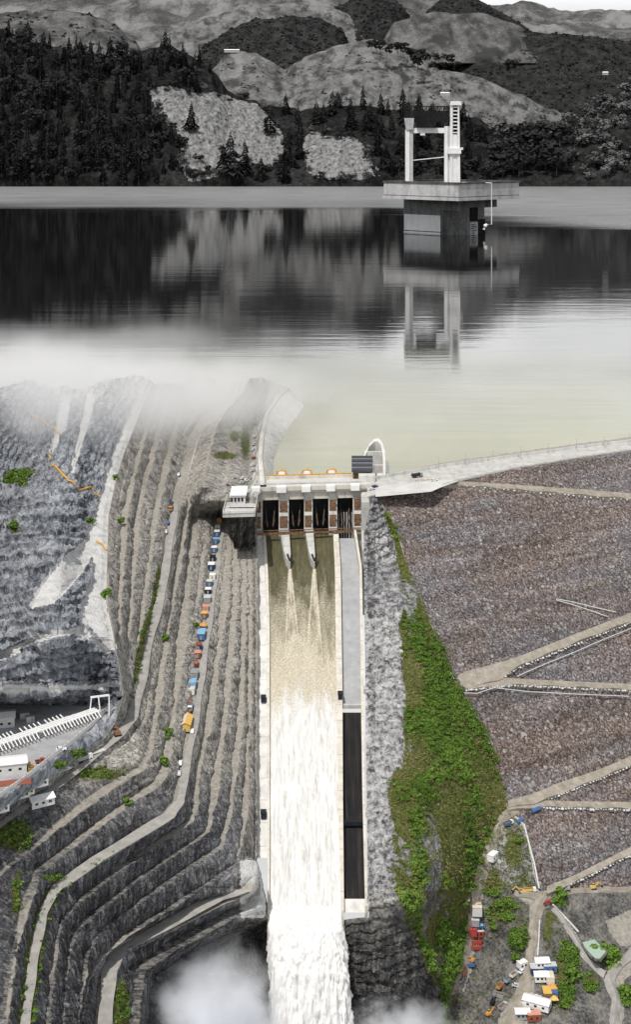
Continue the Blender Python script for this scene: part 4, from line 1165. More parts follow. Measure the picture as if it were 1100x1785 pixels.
# dark louvred hoist house in front of it
hh = empty('hoist_house', Uz(632, 833, 4), 'small hoist house with a dark ribbed roof at the right end of the bridge', 'building')
mb = MB()
mb.hexa([iw(615, 462, 3.5), iw(648, 462, 3.5), iw(648, 471, 3.5), iw(615, 471, 3.5), iw(616, 462, 6.5), iw(647, 462, 6.5), iw(647, 471, 8.5), iw(616, 471, 8.5)])
under(mb.build('wall', M_RUST), hh)
mb = MB()
for k in range(7):
    t0, t1 = k/7, (k+.7)/7
    y0, y1 = 460.5+11.5*t0, 460.5+11.5*t1; z0, z1 = 6.6+2.4*t0, 6.75+2.4*t1
    mb.hexa([iw(613, y0, z0), iw(650, y0, z0), iw(650, y1, z1-.1), iw(613, y1, z1-.1), iw(613, y0, z0+.5), iw(650, y0, z0+.5), iw(650, y1, z1+.3), iw(613, y1, z1+.3)], k % 2)
mb.hexa([iw(613.5, 460.6, 6.4), iw(649.5, 460.6, 6.4), iw(649.5, 472, 8.6), iw(613.5, 472, 8.6), iw(613.5, 460.6, 6.55), iw(649.5, 460.6, 6.55), iw(649.5, 472, 8.75), iw(613.5, 472, 8.75)], 1)
under(mb.build('roof', [plain('slate_roof', (.05, .055, .065), .7), plain('slate_gap', (.14, .145, .16), .8)]), hh)
mb = MB(); sbox(mb, 626, 655, 455.5, 459.5, 4.0, 6.0); under(mb.build('porch', M_CONC_PALE), hh)
# stepped retaining wall right of the gates
rw = empty('retaining_wall', SP(645, 445, -20), 'stepped grey concrete retaining wall between the gates and the dam', 'retaining wall')
for (a, b, y0, y1, z0, z1) in ((631,655,440,449,-22,2.5),(632,650,432,441,-24,-7),(633,646,424,433,-28,-16)):
    mb = MB(); sbox(mb, a, b, y0, y1, z0, z1, None, z1-(4 if a > 631 else 1)); under(mb.build('wall_step', M_CONC), rw)

# ------------------------------------------------------------------ far shore: hills
def land_material(name, a, b, c, scale, rockmask=False, patch=None):
    q = Mat(name, 1.0, spec=0.0)
    n1 = q.noise(scale, 7, .72); n2 = q.noise(scale*.12, 4, .6)
    f = q.math('ADD', q.math('MULTIPLY', n1, .6), q.math('MULTIPLY', n2, .4))
    col = q.ramp(f, [(.36, a), (.5, b), (.64, c)])
    if patch:
        pm = q.rng(q.math('ADD', q.noise(patch[0], 6, .68, sc=(1, .5, 1)), q.math('MULTIPLY', n1, .12)), patch[2]-.06, patch[2]+.10)
        col = q.mix(pm, col, patch[1])
    if rockmask:
        st = q.noise(scale*1.3, 6, .68, sc=(1, .6, .25))
        rk = q.ramp(st, [(.34, (.03, .03, .03)), (.44, (.14, .14, .14)), (.54, (.21, .21, .21)), (.68, (.31, .31, .31))])
        m = q.rng(q.math('ADD', q.attr('rock'), q.math('MULTIPLY', q.math('SUBTRACT', q.noise(scale*.45, 6, .7), .5), 1.1)), .44, .58)
        col = q.mix(m, col, rk)
    q.base(col); q.bump(n1, .7, 5.0)
    return q.m
g = lambda v: (v, v, v)
M_WOODS = land_material('wooded_ground', g(.006), g(.017), g(.045), .035, True)
M_PAST = land_material('pale_pasture', g(.085), g(.16), g(.24), .075, patch=(.010, g(.05), .57))
M_FARWOOD = land_material('distant_woods', g(.008), g(.026), g(.06), .07)
M_RANGE = land_material('mountain_range', g(.028), g(.075), g(.14), .05, patch=(.0030, g(.20), .57))
M_MIDHILL = land_material('scrubby_hill', g(.05), g(.12), g(.21), .06, patch=(.006, g(.045), .56))
M_SCRUB = land_material('scrub_ground', g(.025), g(.09), g(.20), .04)
def hill(name, base, ridge, Yb, Yr, mat, desc, ncol=200, nrow=60, amp=(20, .01), fold=(0, .002), pw=1.3, rock=None, x0=-200, x1=1300, soft=.04):
    cx_ = np.linspace(x0, x1, ncol); v = np.linspace(0, 1, nrow)
    pb, pr = hline(base)(cx_), hline(ridge)(cx_)
    jag = vnoise(np.stack([cx_*.09, cx_*0, cx_*0], -1), 5)*4-2
    py = pb[None]+(np.minimum(pr, pb-1)-pb)[None]*(v**.9)[:, None] + jag[None]*v[:, None]
    px = np.repeat(cx_[None], nrow, 0)
    Y = Yb+(Yr-Yb)*(v**pw)[:, None]+0*px
    P = U(px, py, Y)
    n_ = gnormal(P)
    f = fbm(P*amp[1], 4, 101, rock is not None)*amp[0] + fbm(P*fold[1], 3, 103)*fold[0]
    if rock is not None:
        rk_ = np.zeros_like(px)
        for poly in rock: rk_ = np.maximum(rk_, inpoly(px, py, poly)*1.0)
        f = f*(1-.6*rk_)+rk_*(16*fbm(P*np.array([.022, .022, .006]), 4, 107, True)+3*fbm(P*.08, 3, 108))
    P = P + n_*(f*sstep(0, .06, v)[:, None]*(1-.7*sstep(.85, 1, v)[:, None]))[..., None]
    bk = [P[-1]+np.array([0, d, -z]) for d, z in ((300, 60), (900, 400), (1600, 1500))]
    Pa = np.concatenate([P]+[b[None] for b in bk], 0)
    at = {}
    if rock is not None:
        r_ = np.zeros_like(px)
        for poly in rock: r_ = np.maximum(r_, inpoly(px, py, poly)*1.0)
        at['rock'] = np.concatenate([r_]+[r_[-1:]]*3, 0)
    o = grid(name, Pa, mat, attrs=at, smooth=False)
    for p_ in o.data.polygons: p_.use_smooth = rock is None
    tag(o, desc, None, None, 'structure')
    return px, py, P
BASE = [(-300, 327), (1500, 327)]
ROCKS = [[(262,165),(300,157),(335,165),(372,160),(410,172),(445,180),(478,210),(495,245),(500,270),(470,290),(440,285),(420,300),(400,312),(360,300),(330,310),(312,285),(318,250),(292,225),(270,195)],
         [(352,280),(385,268),(400,290),(410,310),(330,318),(320,300)],
         [(528,240),(545,228),(575,236),(605,240),(625,250),(640,270),(655,295),(665,312),(640,318),(560,314),(535,300),(530,270)]]
FORE = [(-200,10),(-60,25),(0,50),(60,72),(130,88),(200,100),(260,88),(300,82),(340,105),(375,130),(395,160),(430,172),(470,182),(520,192),(600,186),(650,185),(700,195),(760,205),(830,205),(880,238),(930,244),(960,225),(1000,205),(1050,175),(1100,150),(1300,120)]
FP = hill('wooded_hill', BASE, FORE, 3725, 4500, M_WOODS, 'dark wooded hill along the far shore with pale rock bluffs', 480, 110, (26, .012), (60, .003), 1.4, ROCKS)
HP1 = hill('pasture_hill', [(380,260),(1120,262)], [(360,150),(372,118),(395,96),(420,90),(450,92),(478,106),(495,118),(530,97),(590,77),(650,66),(690,78),(740,100),(800,150),(1130,240)], 4650, 5400, M_PAST, 'pale grassy hill rising behind the wooded shore', 260, 70, (16, .012), (70, .0035), 1.2, x0=365, x1=1120)
HP2 = hill('pasture_hill', [(600,270),(1120,275)], [(600,210),(640,190),(665,168),(720,140),(770,122),(800,124),(850,140),(900,163),(960,192),(1020,208),(1060,225),(1120,240)], 4580, 4950, M_PAST, 'lower grassy spur in front of the pale hill', 220, 50, (14, .013), (60, .004), 1.2, x0=610, x1=1120)
HD1 = hill('distant_hill', [(330,150),(640,150)], [(335,140),(352,80),(400,52),(440,36),(500,27),(560,32),(600,56),(620,92),(645,140)], 5600, 6100, M_FARWOOD, 'dark rounded wooded hill behind the pale knoll', 120, 40, (26, .014), (60, .004), 1.1, x0=340, x1=640)
HD2 = hill('distant_hill', [(690,200),(1400,210)], [(690,110),(740,100),(780,94),(800,90),(830,74),(880,60),(930,54),(1000,60),(1050,66),(1100,72),(1400,80)], 5500, 6100, M_FARWOOD, 'long dark wooded hill on the right of the skyline', 260, 60, (28, .014), (90, .003), 1.1, x0=700, x1=1400)
hill('mountain_range', [(-400,190),(1500,190)], [(-400,-60),(500,-45),(650,-25),(700,-8),(735,3),(765,1),(790,-6),(830,-2),(870,18),(900,30),(930,38),(1000,44),(1100,50),(1500,60)], 6300, 8200, M_RANGE, 'near ridge of patchy fields and scrub', 420, 90, (22, .008), (300, .0008), 1.0, x0=-350, x1=1450)
hill('mountain_range', [(600,60),(1500,80)], [(600,0),(840,8),(872,10),(905,0),(935,0),(960,10),(1000,18),(1060,17),(1100,19),(1200,16),(1500,30)], 9000, 10500, M_RANGE, 'farthest mountain ridge under the pale sky', 200, 50, (45, .006), (200, .0012), 1.0, x0=620, x1=1480)

HD3 = hill('distant_hill', [(-300,120),(260,120)], [(-300,40),(-60,30),(20,18),(80,14),(150,24),(200,42),(235,68),(250,90)], 5200, 5900, M_MIDHILL, 'dim scrubby hill at the upper left behind the pine wood', 140, 40, (26, .012), (80, .003), 1.1, x0=-280, x1=250)
hill('distant_hill', [(270,110),(700,100)], [(270,80),(300,54),(330,40),(372,28),(430,10),(500,6),(570,12),(640,34),(700,60)], 6050, 6350, M_PAST, 'pale bare ridge behind the dark rounded hill', 160, 36, (20, .010), (90, .0028), 1.1, x0=275, x1=695)
HD4 = hill('distant_hill', [(540,90),(740,90)], [(540,60),(575,20),(620,-8),(665,-14),(700,8),(722,40),(735,70)], 6100, 6500, M_FARWOOD, 'dark wooded shoulder at the top centre', 100, 36, (24, .012), (90, .0028), 1.1, x0=545, x1=735)
hill('distant_hill', [(660,110),(960,110)], [(660,80),(685,42),(720,26),(760,20),(800,24),(850,24),(895,38),(925,58),(950,80)], 5850, 6150, M_MIDHILL, 'grey scrubby hill behind the saddle trees', 140, 36, (20, .012), (90, .003), 1.1, x0=665, x1=950)
HD5 = hill('distant_hill', [(720,90),(940,90)], [(720,60),(745,20),(775,-4),(815,-8),(850,6),(885,24),(925,52)], 6250, 6700, M_FARWOOD, 'dark wooded peak under the skyline', 110, 36, (24, .012), (90, .0028), 1.1, x0=725, x1=925)
WOODED = [(*HD1, 900), (*HD2, 1500), (*HD3, 260), (*HD4, 500), (*HD5, 500)]
HILLS_P = [(*HP1, 1000, 3), (*HP2, 700, 4)]
# ------------------------------------------------------------------ trees of the far shore
M_NEEDLE = [land_material('pine_needles', g(.004+.006*k), g(.012+.010*k), g(.028+.018*k), .06) for k in range(3)]
M_LEAFG = [land_material('grey_leaves', g(.012+.03*k), g(.035+.06*k), g(.08+.09*k), .08) for k in range(3)]
M_BARK = plain('grey_bark', g(.09), .95)
def conifer_crown(seed, tiers=13, lean=.0):
    r = random.Random(seed); V, Q = [], []
    for t in range(tiers):
        f = t/(tiers-1)
        z = .12+.84*f; R = (.25*(1-f)**.8+.015)*r.uniform(.75, 1.2)
        nb = max(4, int(9*(1-f*.5)))
        off = r.random()*6.28
        for b in range(nb):
            a = off+6.283*b/nb+r.uniform(-.3, .3); L_ = R*r.uniform(.55, 1.25)
            if r.random() < .12: continue
            d = Vector((math.cos(a), math.sin(a), 0)); s_ = Vector((-d.y, d.x, 0))
            w = .055*r.uniform(.7, 1.4)*(1-f*.5); dr = L_*r.uniform(.1, .45); c = Vector((0, 0, z))
            k = len(V)
            V += [c-s_*w*.3+Vector((0,0,.02)), c+d*L_*.55-s_*w-Vector((0,0,dr*.3)), c+d*L_-Vector((0,0,dr)), c+d*L_*.55+s_*w-Vector((0,0,dr*.3))]
            Q.append((k, k+1, k+2, k+3))
            V += [c+d*L_*.2+Vector((0,0,.035)), c+d*L_*.6-Vector((0,0,dr*.3+.04)), c+d*L_*.95-Vector((0,0,dr+.03)), c+d*L_*.55-Vector((0,0,dr*.2-.035))]
            Q.append((k+4, k+5, k+6, k+7))
    return V, Q
def leafy_crown(seed, n=190, lobes=7, flat=.8):
    r = random.Random(seed); V, Q = [], []
    cs = [(Vector((r.uniform(-.28, .28), r.uniform(-.28, .28), r.uniform(.35, .8))), r.uniform(.16, .28)) for _ in range(lobes)]
    for _ in range(n):
        c, R = r.choice(cs)
        d = Vector((r.gauss(0, 1), r.gauss(0, 1), r.gauss(0, 1))).normalized()
        p = c+Vector((d.x*R, d.y*R, d.z*R*flat))*r.uniform(.65, 1.08)
        nn = (d+Vector((r.uniform(-.7, .7), r.uniform(-.7, .7), r.uniform(-.2, .8)))).normalized()
        t_ = nn.cross(Vector((0, .3, 1))).normalized(); b_ = nn.cross(t_)
        s_ = r.uniform(.035, .08)
        k = len(V)
        V += [p-t_*s_-b_*s_*.7, p+t_*s_*.8-b_*s_, p+t_*s_+b_*s_*.8, p-t_*s_*.7+b_*s_]
        Q.append((k, k+1, k+2, k+3))
    return V, Q
def tree_proto(kind, seed, name, mat, bark=None):
    t = bpy.data.objects.new(name, None); t.empty_display_size = .1
    if kind == 'pine': V, Q = conifer_crown(seed)
    else: V, Q = leafy_crown(seed, *({'round': (200, 7, .85), 'bush': (150, 6, .6), 'fine': (420, 9, .8)}[kind]))
    cr_ = mesh_np('crown', [tuple(v) for v in V], Q, mat)
    mb = MB(); top = .9 if kind == 'pine' else .55
    mb.tube([(0,0,-.06), (.004,0,.3*top), (0,.006,top)], [.022, .016, .006], 5)
    if kind != 'pine':
        for a in (0.4, 2.4, 4.4): mb.tube([(0,0,.3), (math.cos(a)*.17, math.sin(a)*.17, .6)], [.011, .004], 4)
    tr_ = mb.build('trunk', bark or M_BARK)
    cd, td = cr_.data, tr_.data
    bpy.data.objects.remove(cr_); bpy.data.objects.remove(tr_)
    bpy.data.objects.remove(t)
    return cd, td
def plant(proto, name, loc, h, label, cat='tree', group=None, wide=1.0):
    t = empty(name, loc, label, cat, group, random.uniform(0, 6.28))
    t.scale = (h*wide, h*wide, h)
    for nm, d in (('crown', proto[0]), ('trunk', proto[1])):
        o = bpy.data.objects.new(nm, d); COL.objects.link(o); o.parent = t
    return t
PINES = [tree_proto('pine', 50+k, 'pine_tree', M_NEEDLE[k % 3]) for k in range(6)]
LEAFY = [tree_proto('round', 80+k, 'broadleaf_tree', M_LEAFG[k % 3]) for k in range(6)]
fpx, fpy, fP = FP
fbase, fridge = hline(BASE), hline(FORE)
def fore_point(px, py):
    j = int(np.argmin(np.abs(fpx[0]-px))); i = int(np.argmin(np.abs(fpy[:, j]-py)))
    return fP[i, j]
def in_rocks(x, y): return any(inpoly(np.array([x]), np.array([y]), p)[0] for p in ROCKS)
R1 = random.Random(5); spots = []
for y in range(64, 326, 17):
    for x in range(-14, 440, 21):
        px, py = x+R1.uniform(-9, 9), y+R1.uniform(-8, 8)
        if py > fridge(px)+3 and py < 322 and not in_rocks(px, py) and not in_rocks(px, py-14): spots.append((px, py))
spots.sort(key=lambda s: s[1])
if len(spots) > 215: spots = [s for i, s in enumerate(spots) if i*215//len(spots) != (i-1)*215//len(spots)]
for i, (px, py) in enumerate(spots):
    p = fore_point(px, py)
    h = R1.uniform(34, 58)*(.75+.25*(py-60)/260)*p[1]/F
    if px > 255: h *= .82
    plant(PINES[R1.randrange(6)], 'pine_tree', p, h, 'dark pine in the dense wood covering the hill left of the pale bluff', 'tree', 'pines of the left hillside', R1.uniform(.75, 1.1))
for i in range(110):
    px = R1.uniform(-10, 440); py = R1.uniform(60, 320)
    if py < fridge(px)+4 or in_rocks(px, py) or in_rocks(px, py-10): continue
    p = fore_point(px, py)
    plant(LEAFY[R1.choice((0, 3, 0))], 'broadleaf_tree', p, R1.uniform(20, 38)*p[1]/F, 'dark rounded tree among the pines of the left hillside', 'tree', 'rounded trees of the left hillside', R1.uniform(.9, 1.3))
for poly in ROCKS:
    for k in range(len(poly)):
        a_, b_ = poly[k], poly[(k+1) % len(poly)]
        for t_ in np.arange(0, 1, 12/max(12, math.hypot(b_[0]-a_[0], b_[1]-a_[1]))):
            if R1.random() < .35: continue
            px, py = a_[0]+(b_[0]-a_[0])*t_+R1.uniform(-7, 7), a_[1]+(b_[1]-a_[1])*t_+R1.uniform(-2, 8)
            if py > 321: continue
            p = fore_point(px, py)
            plant(LEAFY[R1.choice((0, 3, 1))], 'bush', p, R1.uniform(8, 19)*p[1]/F, 'dark scrub bush on the ragged rim of a pale bluff', 'bush', 'bushes on the rims of the bluffs', R1.uniform(1.0, 1.5))
for px, py, hp, lb in ((331,232,52,'lone dark pine growing on the pale bluff'), (402,312,78,'tall dark pine standing at the foot of the pale bluff'), (425,308,60,'bushy pine beside the tall pine at the foot of the bluff'),
                       (470,238,55,'dark pine on the right shoulder of the pale bluff'), (388,306,52,'short dark pine left of the tall pine below the bluff')):
    p = fore_point(px, py)
    plant(PINES[R1.randrange(6)], 'pine_tree', p, hp*p[1]/F, lb, 'tree', None, 1.25)
n_ = 0
for y in range(185, 318, 16):
    for x in range(440, 850, 22):
        px, py = x+R1.uniform(-9, 9), y+R1.uniform(-7, 7)
        if py < fridge(px)+2 or in_rocks(px, py) or in_rocks(px, py-16): continue
        if n_ >= 75: 
            continue
        if R1.random() < .25: continue
        n_ += 1
        p = fore_point(px, py); h = R1.uniform(26, 46)*p[1]/F
        plant(PINES[R1.randrange(6)], 'pine_tree', p, h, 'dark conifer on the wooded shore between the two pale bluffs and behind the tower', 'tree', 'conifers of the middle shore', R1.uniform(.9, 1.5))
k_ = 0
for y in range(160, 322, 15):
    for x in range(690, 1115, 19):
        px, py = x+R1.uniform(-8, 8), y+R1.uniform(-6, 6)
        if py < fridge(px)+3: continue
        dark = ((px-935)/65)**2+((py-285)/45)**2 < 1
        if px < 850 and py < 285: continue
        if R1.random() < .12: continue
        p = fore_point(px, py)
        sh = px < 930 and py > 290
        pr = LEAFY[0 if (dark or sh) else R1.choice((1, 2, 1, 4, 5))]
        h = (R1.uniform(34, 50) if dark else R1.uniform(16, 28))*p[1]/F
        lab = 'large dark broadleaf tree in the grove at the right of the far shore' if dark else ('low dark shrub on the shore strip behind the tower' if sh else 'grey rounded bush on the scrubby slope at the right edge')
        grp = 'dark grove trees' if dark else ('shore shrubs' if sh else 'bushes of the right slope')
        plant(pr, 'broadleaf_tree' if dark else 'bush', p, h, lab, 'tree' if dark else 'bush', grp, R1.uniform(1.0, 1.6)); k_ += 1
for px, Yt, py, hp, lb in ((729, 5000, 122, 30, 'single round dark tree alone on the pale grassy hill'), (655, 5150, 80, 12, 'small dark tree on the crest of the pale hill'),
                           (893, 4900, 128, 26, 'dark tree standing at the foot of the long dark hill')):
    plant(LEAFY[0], 'broadleaf_tree', U(px, py, Yt-120), hp*Yt/F*S, lb, 'tree', None, 1.25)
for i, px in enumerate(list(range(648, 800, 9))):
    py = np.interp(px, [640, 700, 760, 800], [78, 96, 110, 116])+R1.uniform(-5, 14)
    plant(LEAFY[R1.choice((0, 0, 3))], 'broadleaf_tree', U(px, py, 5250-abs(px-720)*2), R1.uniform(12, 20)*5200/F*S, 'dark tree in the belt of trees between the pale hill and the dark hill', 'tree', 'belt of trees on the hill saddle', 1.3)
for px, py, w, lb in ((404, 91, 26, 'long white roofed hut on top of the pale knoll'), (776, 166, 16, 'small white hut on the slope of the pale hill'), (1056, 130, 9, 'tiny white hut among the bushes at the right')):
    Y_ = 4800 if px < 500 else 4700
    c = U(px, py, Y_); k = Y_/F*S
    h_ = empty('hillside_hut', c, lb, 'hut')
    mb = MB(); mb.box((0, 0, 1.5*k), (w*k, 8*k, 4*k)); mb.build('wall', M_CONC, h_)
    mb = MB(); mb.hexa([(-w*k*.53,-5*k,3.4*k),(w*k*.53,-5*k,3.4*k),(w*k*.53,5*k,3.4*k),(-w*k*.53,5*k,3.4*k),(-w*k*.5,-.3*k,5.2*k),(w*k*.5,-.3*k,5.2*k),(w*k*.5,.3*k,5.2*k),(-w*k*.5,.3*k,5.2*k)]); mb.build('roof', M_ROOFW, h_)

# ------------------------------------------------------------------ monochrome intake tower in the reservoir
def stained(name, a, b, c, sc=.04):
    q = Mat(name, .9, spec=.15)
    n1 = q.noise(sc, 7, .7, sc=(1, 1, .25)); n2 = q.noise(sc*3, 6, .7)
    q.base(q.ramp(q.math('ADD', q.math('MULTIPLY', n1, .65), q.math('MULTIPLY', n2, .35)), [(.33, g(a)), (.5, g(b)), (.66, g(c))]))
    q.bump(n2, .3, .6); return q.m
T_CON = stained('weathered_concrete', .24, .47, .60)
T_DRK = stained('dark_concrete', .03, .09, .18)
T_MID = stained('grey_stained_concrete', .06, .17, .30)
T_WHT = stained('white_concrete', .62, .80, .86)
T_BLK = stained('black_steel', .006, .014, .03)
tw = empty('intake_tower', U(800, 410, 1740), 'grey concrete lake tower with a wide slab platform, portal frame and ladder mast', 'tower')
s2 = math.sqrt(.5)
def quad(K, wl, wr, grow=0.0):
    x, y = K; a = grow
    c0 = (x, y-a*2*s2); c1 = (x-(wl)*s2-a*2*s2, y+wl*s2); c2 = (x+(wr-wl)*s2, y+(wl+wr)*s2+a*2*s2); c3 = (x+wr*s2+a*2*s2, y+wr*s2)
    return [(p*S, q_*S) for p, q_ in (c0, c3, c2, c1)]
KP, KB = (170., 1700.), (173.6, 1750.)
def tp(mb, K, wl, wr, z0, z1, grow=0.0, m=0): mb.prism(quad(K, wl, wr, grow), z0*S, z1*S, m)
mb = MB(); tp(mb, KB, 87.7, 52.8, -20, 43.6); under(mb.build('shaft', T_MID), tw)
mb = MB(); tp(mb, KP, 120, 117.7, 43.6, 47.6, .8); under(mb.build('platform_slab', T_CON), tw)
mb = MB()
ci, co = quad(KP, 120, 117.7, -4), quad(KP, 120, 117.7, 0)
for k in range(4):
    a, b, c, d = co[k], co[(k+1) % 4], ci[(k+1) % 4], ci[k]
    mb.hexa([(a[0],a[1],47.6*S),(b[0],b[1],47.6*S),(c[0],c[1],47.6*S),(d[0],d[1],47.6*S),(a[0],a[1],63.5*S),(b[0],b[1],63.5*S),(c[0],c[1],63.5*S),(d[0],d[1],63.5*S)])
under(mb.build('parapet', T_CON), tw)
mb = MB()
ci, co = quad(KP, 120, 117.7, -5), quad(KP, 120, 117.7, 1.0)
for k in range(4):
    a, b, c, d = co[k], co[(k+1) % 4], ci[(k+1) % 4], ci[k]
    mb.hexa([(a[0],a[1],63.5*S),(b[0],b[1],63.5*S),(c[0],c[1],63.5*S),(d[0],d[1],63.5*S),(a[0],a[1],65.6*S),(b[0],b[1],65.6*S),(c[0],c[1],65.6*S),(d[0],d[1],65.6*S)])
under(mb.build('coping', T_DRK), tw)
mb = MB(); tp(mb, (KP[0], KP[1]-.2), 120, 117.7, 47.6, 48.5, .4); under(mb.build('drip_line', T_DRK), tw)
# panels on the shaft: white lower left, dark slots at the right
def face_left(t0, t1, z0, z1, out, mat, name):            # t along the left face from the near corner
    x, y = KB; w = 87.7
    nrm = (-s2, -s2)
    p = lambda t, o: ((x-w*t*s2+nrm[0]*o)*S, (y+w*t*s2+nrm[1]*o)*S)
    mb = MB(); mb.prism([p(t0, out), p(t0, -1), p(t1, -1), p(t1, out)], z0*S, z1*S); return under(mb.build(name, mat), tw)
def face_right(t0, t1, z0, z1, out, mat, name):
    x, y = KB; w = 52.8
    p = lambda t, o: ((x+w*t*s2+s2*o)*S, (y+w*t*s2-s2*o)*S)
    mb = MB(); mb.prism([p(t0, out), p(t0, -1), p(t1, -1), p(t1, out)], z0*S, z1*S); return under(mb.build(name, mat), tw)
face_left(.30, .985, 3, 23, .35, T_WHT, 'white_band')
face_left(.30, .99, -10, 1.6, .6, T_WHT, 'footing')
face_left(-.02, .30, -10, 30, 1.2, T_DRK, 'dark_panel')  # darker panel beside the near corner
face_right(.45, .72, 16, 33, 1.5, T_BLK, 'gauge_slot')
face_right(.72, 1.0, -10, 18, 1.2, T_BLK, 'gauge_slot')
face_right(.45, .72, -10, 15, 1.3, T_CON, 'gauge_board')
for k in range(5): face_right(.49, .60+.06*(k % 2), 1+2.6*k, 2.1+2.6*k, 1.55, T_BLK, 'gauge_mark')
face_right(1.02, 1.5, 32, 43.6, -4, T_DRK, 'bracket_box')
Yt = 1790.
def tb(name, mat, x0, x1, y0, y1, d=9., par=None, x0t=None, x1t=None, Yo=0):
    Yn = Yt+Yo
    x0t = x0 if x0t is None else x0t; x1t = x1 if x1t is None else x1t
    w_ = lambda x, y, o: U(x, y, Yn)+np.array([0, o*S, 0])
    mb = MB(); mb.hexa([w_(x0,y1,-d/2), w_(x1,y1,-d/2), w_(x1,y1,d/2), w_(x0,y1,d/2), w_(x0t,y0,-d/2), w_(x1t,y0,-d/2), w_(x1t,y0,d/2), w_(x0t,y0,d/2)])
    return under(mb.build(name, mat), par or tw)
tb('column', T_WHT, 707, 714, 226, 328, 9); tb('column', T_CON, 714.2, 720, 226, 328, 7)
tb('capital', T_CON, 708, 720, 206, 226, 12, None, 704.5, 721.5)
tb('column', T_WHT, 775, 780.5, 220, 328, 7); tb('column', T_CON, 780.7, 784, 220, 328, 6)
tb('portal_beam', T_WHT, 720.2, 774.8, 223, 232, 7)
tb('hoist', T_BLK, 726, 760, 213, 221, 12, Yo=-4); tb('hoist_drum', T_WHT, 733, 741, 230, 236, 6, Yo=-3)
gt = tb('gantry_girder', T_BLK, 704, 786, 203, 213, 10)
tb('girder_web', T_BLK, 706, 784, 193, 203.2, 4)
mb = MB()
for y_ in (184.5, 194): mb.bar(U(705, y_, Yt), U(785, y_+1.5, Yt), 2.2, 2.4)
for q in np.arange(706, 786, 3.2): mb.bar(U(q, 184.5, Yt), U(q+.4, 204, Yt), 1.5, 1.5)
for q in np.arange(706, 782, 6.4): mb.bar(U(q, 204, Yt), U(q+6.4, 185, Yt), 1.5, 1.5)
under(mb.build('gantry_lattice', T_BLK), tw)
tb('mast', T_WHT, 783.5, 788.5, 182, 330, 8, None, 785.5, 789.5, -6); tb('mast', T_WHT, 797, 802.5, 182, 330, 8, None, 798, 800.5, -6)
tb('mast_infill', T_WHT, 788.6, 796.9, 234, 330, 6, None, 789, 797.2, -6)
tb('mast_back', T_BLK, 789, 797, 184, 234, 2, None, 789.6, 797.8, -3.2)
for k, y_ in enumerate(np.linspace(186, 230, 8)): tb('rung', T_WHT, 788.4, 798, y_, y_+2.0, 7, Yo=-6.5)
tb('mast_cap', T_WHT, 785, 804.5, 176.5, 183.5, 11, None, 787, 803, -6)
tb('collar', T_WHT, 780.5, 803.5, 258, 268, 11, Yo=-6.5); tb('collar_lamp', T_WHT, 803.6, 807.5, 257, 261, 4, Yo=-6.5)
mb = MB(); mb.bar(U(714, 280, Yt-2), U(776, 273.5, Yt-2), 2.0, 2.0); under(mb.build('tie_rail', T_WHT), tw)
Yp = 1735.
mb = MB(); mb.tube([tuple(U(x, y, Yp)) for x, y in ((806, 318), (857.5, 319), (857.5, 356), (857.5, 391), (847, 391.5))], 1.3, 6); under(mb.build('gauge_pipe', T_WHT), tw)
mb = MB(); mb.tube([tuple(U(x, y, Yp)) for x, y in ((849.5, 391), (846, 394), (844, 400))], [3.2, 5.0, 3.4], 8); under(mb.build('float', T_WHT), tw)

# ------------------------------------------------------------------ growth on the spur and valley (uncountable scrub)
def leaf_cloud(name, centers, radii, nper, size, mat, flat=.65, tint=None):
    C_ = np.repeat(np.asarray(centers), nper, 0); R_ = np.repeat(np.asarray(radii), nper)
    m = len(C_)
    d = rng.normal(size=(m, 3)); d /= np.linalg.norm(d, axis=1, keepdims=True); d[:, 2] = np.abs(d[:, 2])*.95-.1
    p = C_ + d*(R_*rng.uniform(.55, 1.08, m))[:, None]*np.array([1, 1, flat])
    nn = d + rng.normal(size=(m, 3))*.55 + np.array([0, 0, .35]); nn /= np.linalg.norm(nn, axis=1, keepdims=True)
    t_ = np.cross(nn, rng.normal(size=(m, 3))); t_ /= np.linalg.norm(t_, axis=1, keepdims=True)
    b_ = np.cross(nn, t_)
    s_ = (size*rng.uniform(.6, 1.35, m))[:, None]
    V = np.stack([p-t_*s_, p-b_*s_*.62, p+t_*s_, p+b_*s_*.62], 1).reshape(-1, 3)
    tt = np.repeat((np.repeat(tint, nper) if tint is not None else np.full(m, .5)) + rng.normal(size=m)*.10, 4)
    return mesh_np(name, V, np.arange(4*m).reshape(-1, 4), mat, attrs=dict(tint=tt))
q = Mat('scrub_leaves', .8, spec=.15)
q.base(q.ramp(q.attr('tint'), [(0, (.036, .062, .010)), (.3, (.072, .135, .020)), (.6, (.115, .205, .030)), (.85, (.16, .25, .045)), (1, (.20, .22, .07))]))
M_SHRUB = q.m
def scatter(px, py, P, mask, n, dens=None):
    w_ = (mask if dens is None else mask*dens).ravel()
    # weight by picture cell area
    idx = rng.choice(len(w_), size=n, p=w_/w_.sum())
    return P.reshape(-1, 3)[idx] + rng.normal(size=(n, 3))*np.array([.8, .8, 0]), px.ravel()[idx], py.ravel()[idx]
area3 = np.gradient(px3, axis=1)
d3 = sstep(-.20, .14, fbm(np.stack([P3[..., 0]*.06, P3[..., 1]*.03, P3[..., 2]*.03], -1), 4, 121)-.02-.12*sstep(1260, 1130, py3)*sstep(790, 720, px3))*area3
d3 = d3*(1-.6*ell(px3, py3, 738, 1080, 20, 60))*np.where(px3 > strip_r(py3)+3, 1, 0)
c3, sx, sy = scatter(px3, py3, P3, (gr3 > 0).astype(float), 2100, d3)
tn = np.clip(.5+.55*fbm(c3*.03, 3, 123)+rng.normal(size=len(c3))*.16, .02, 1)
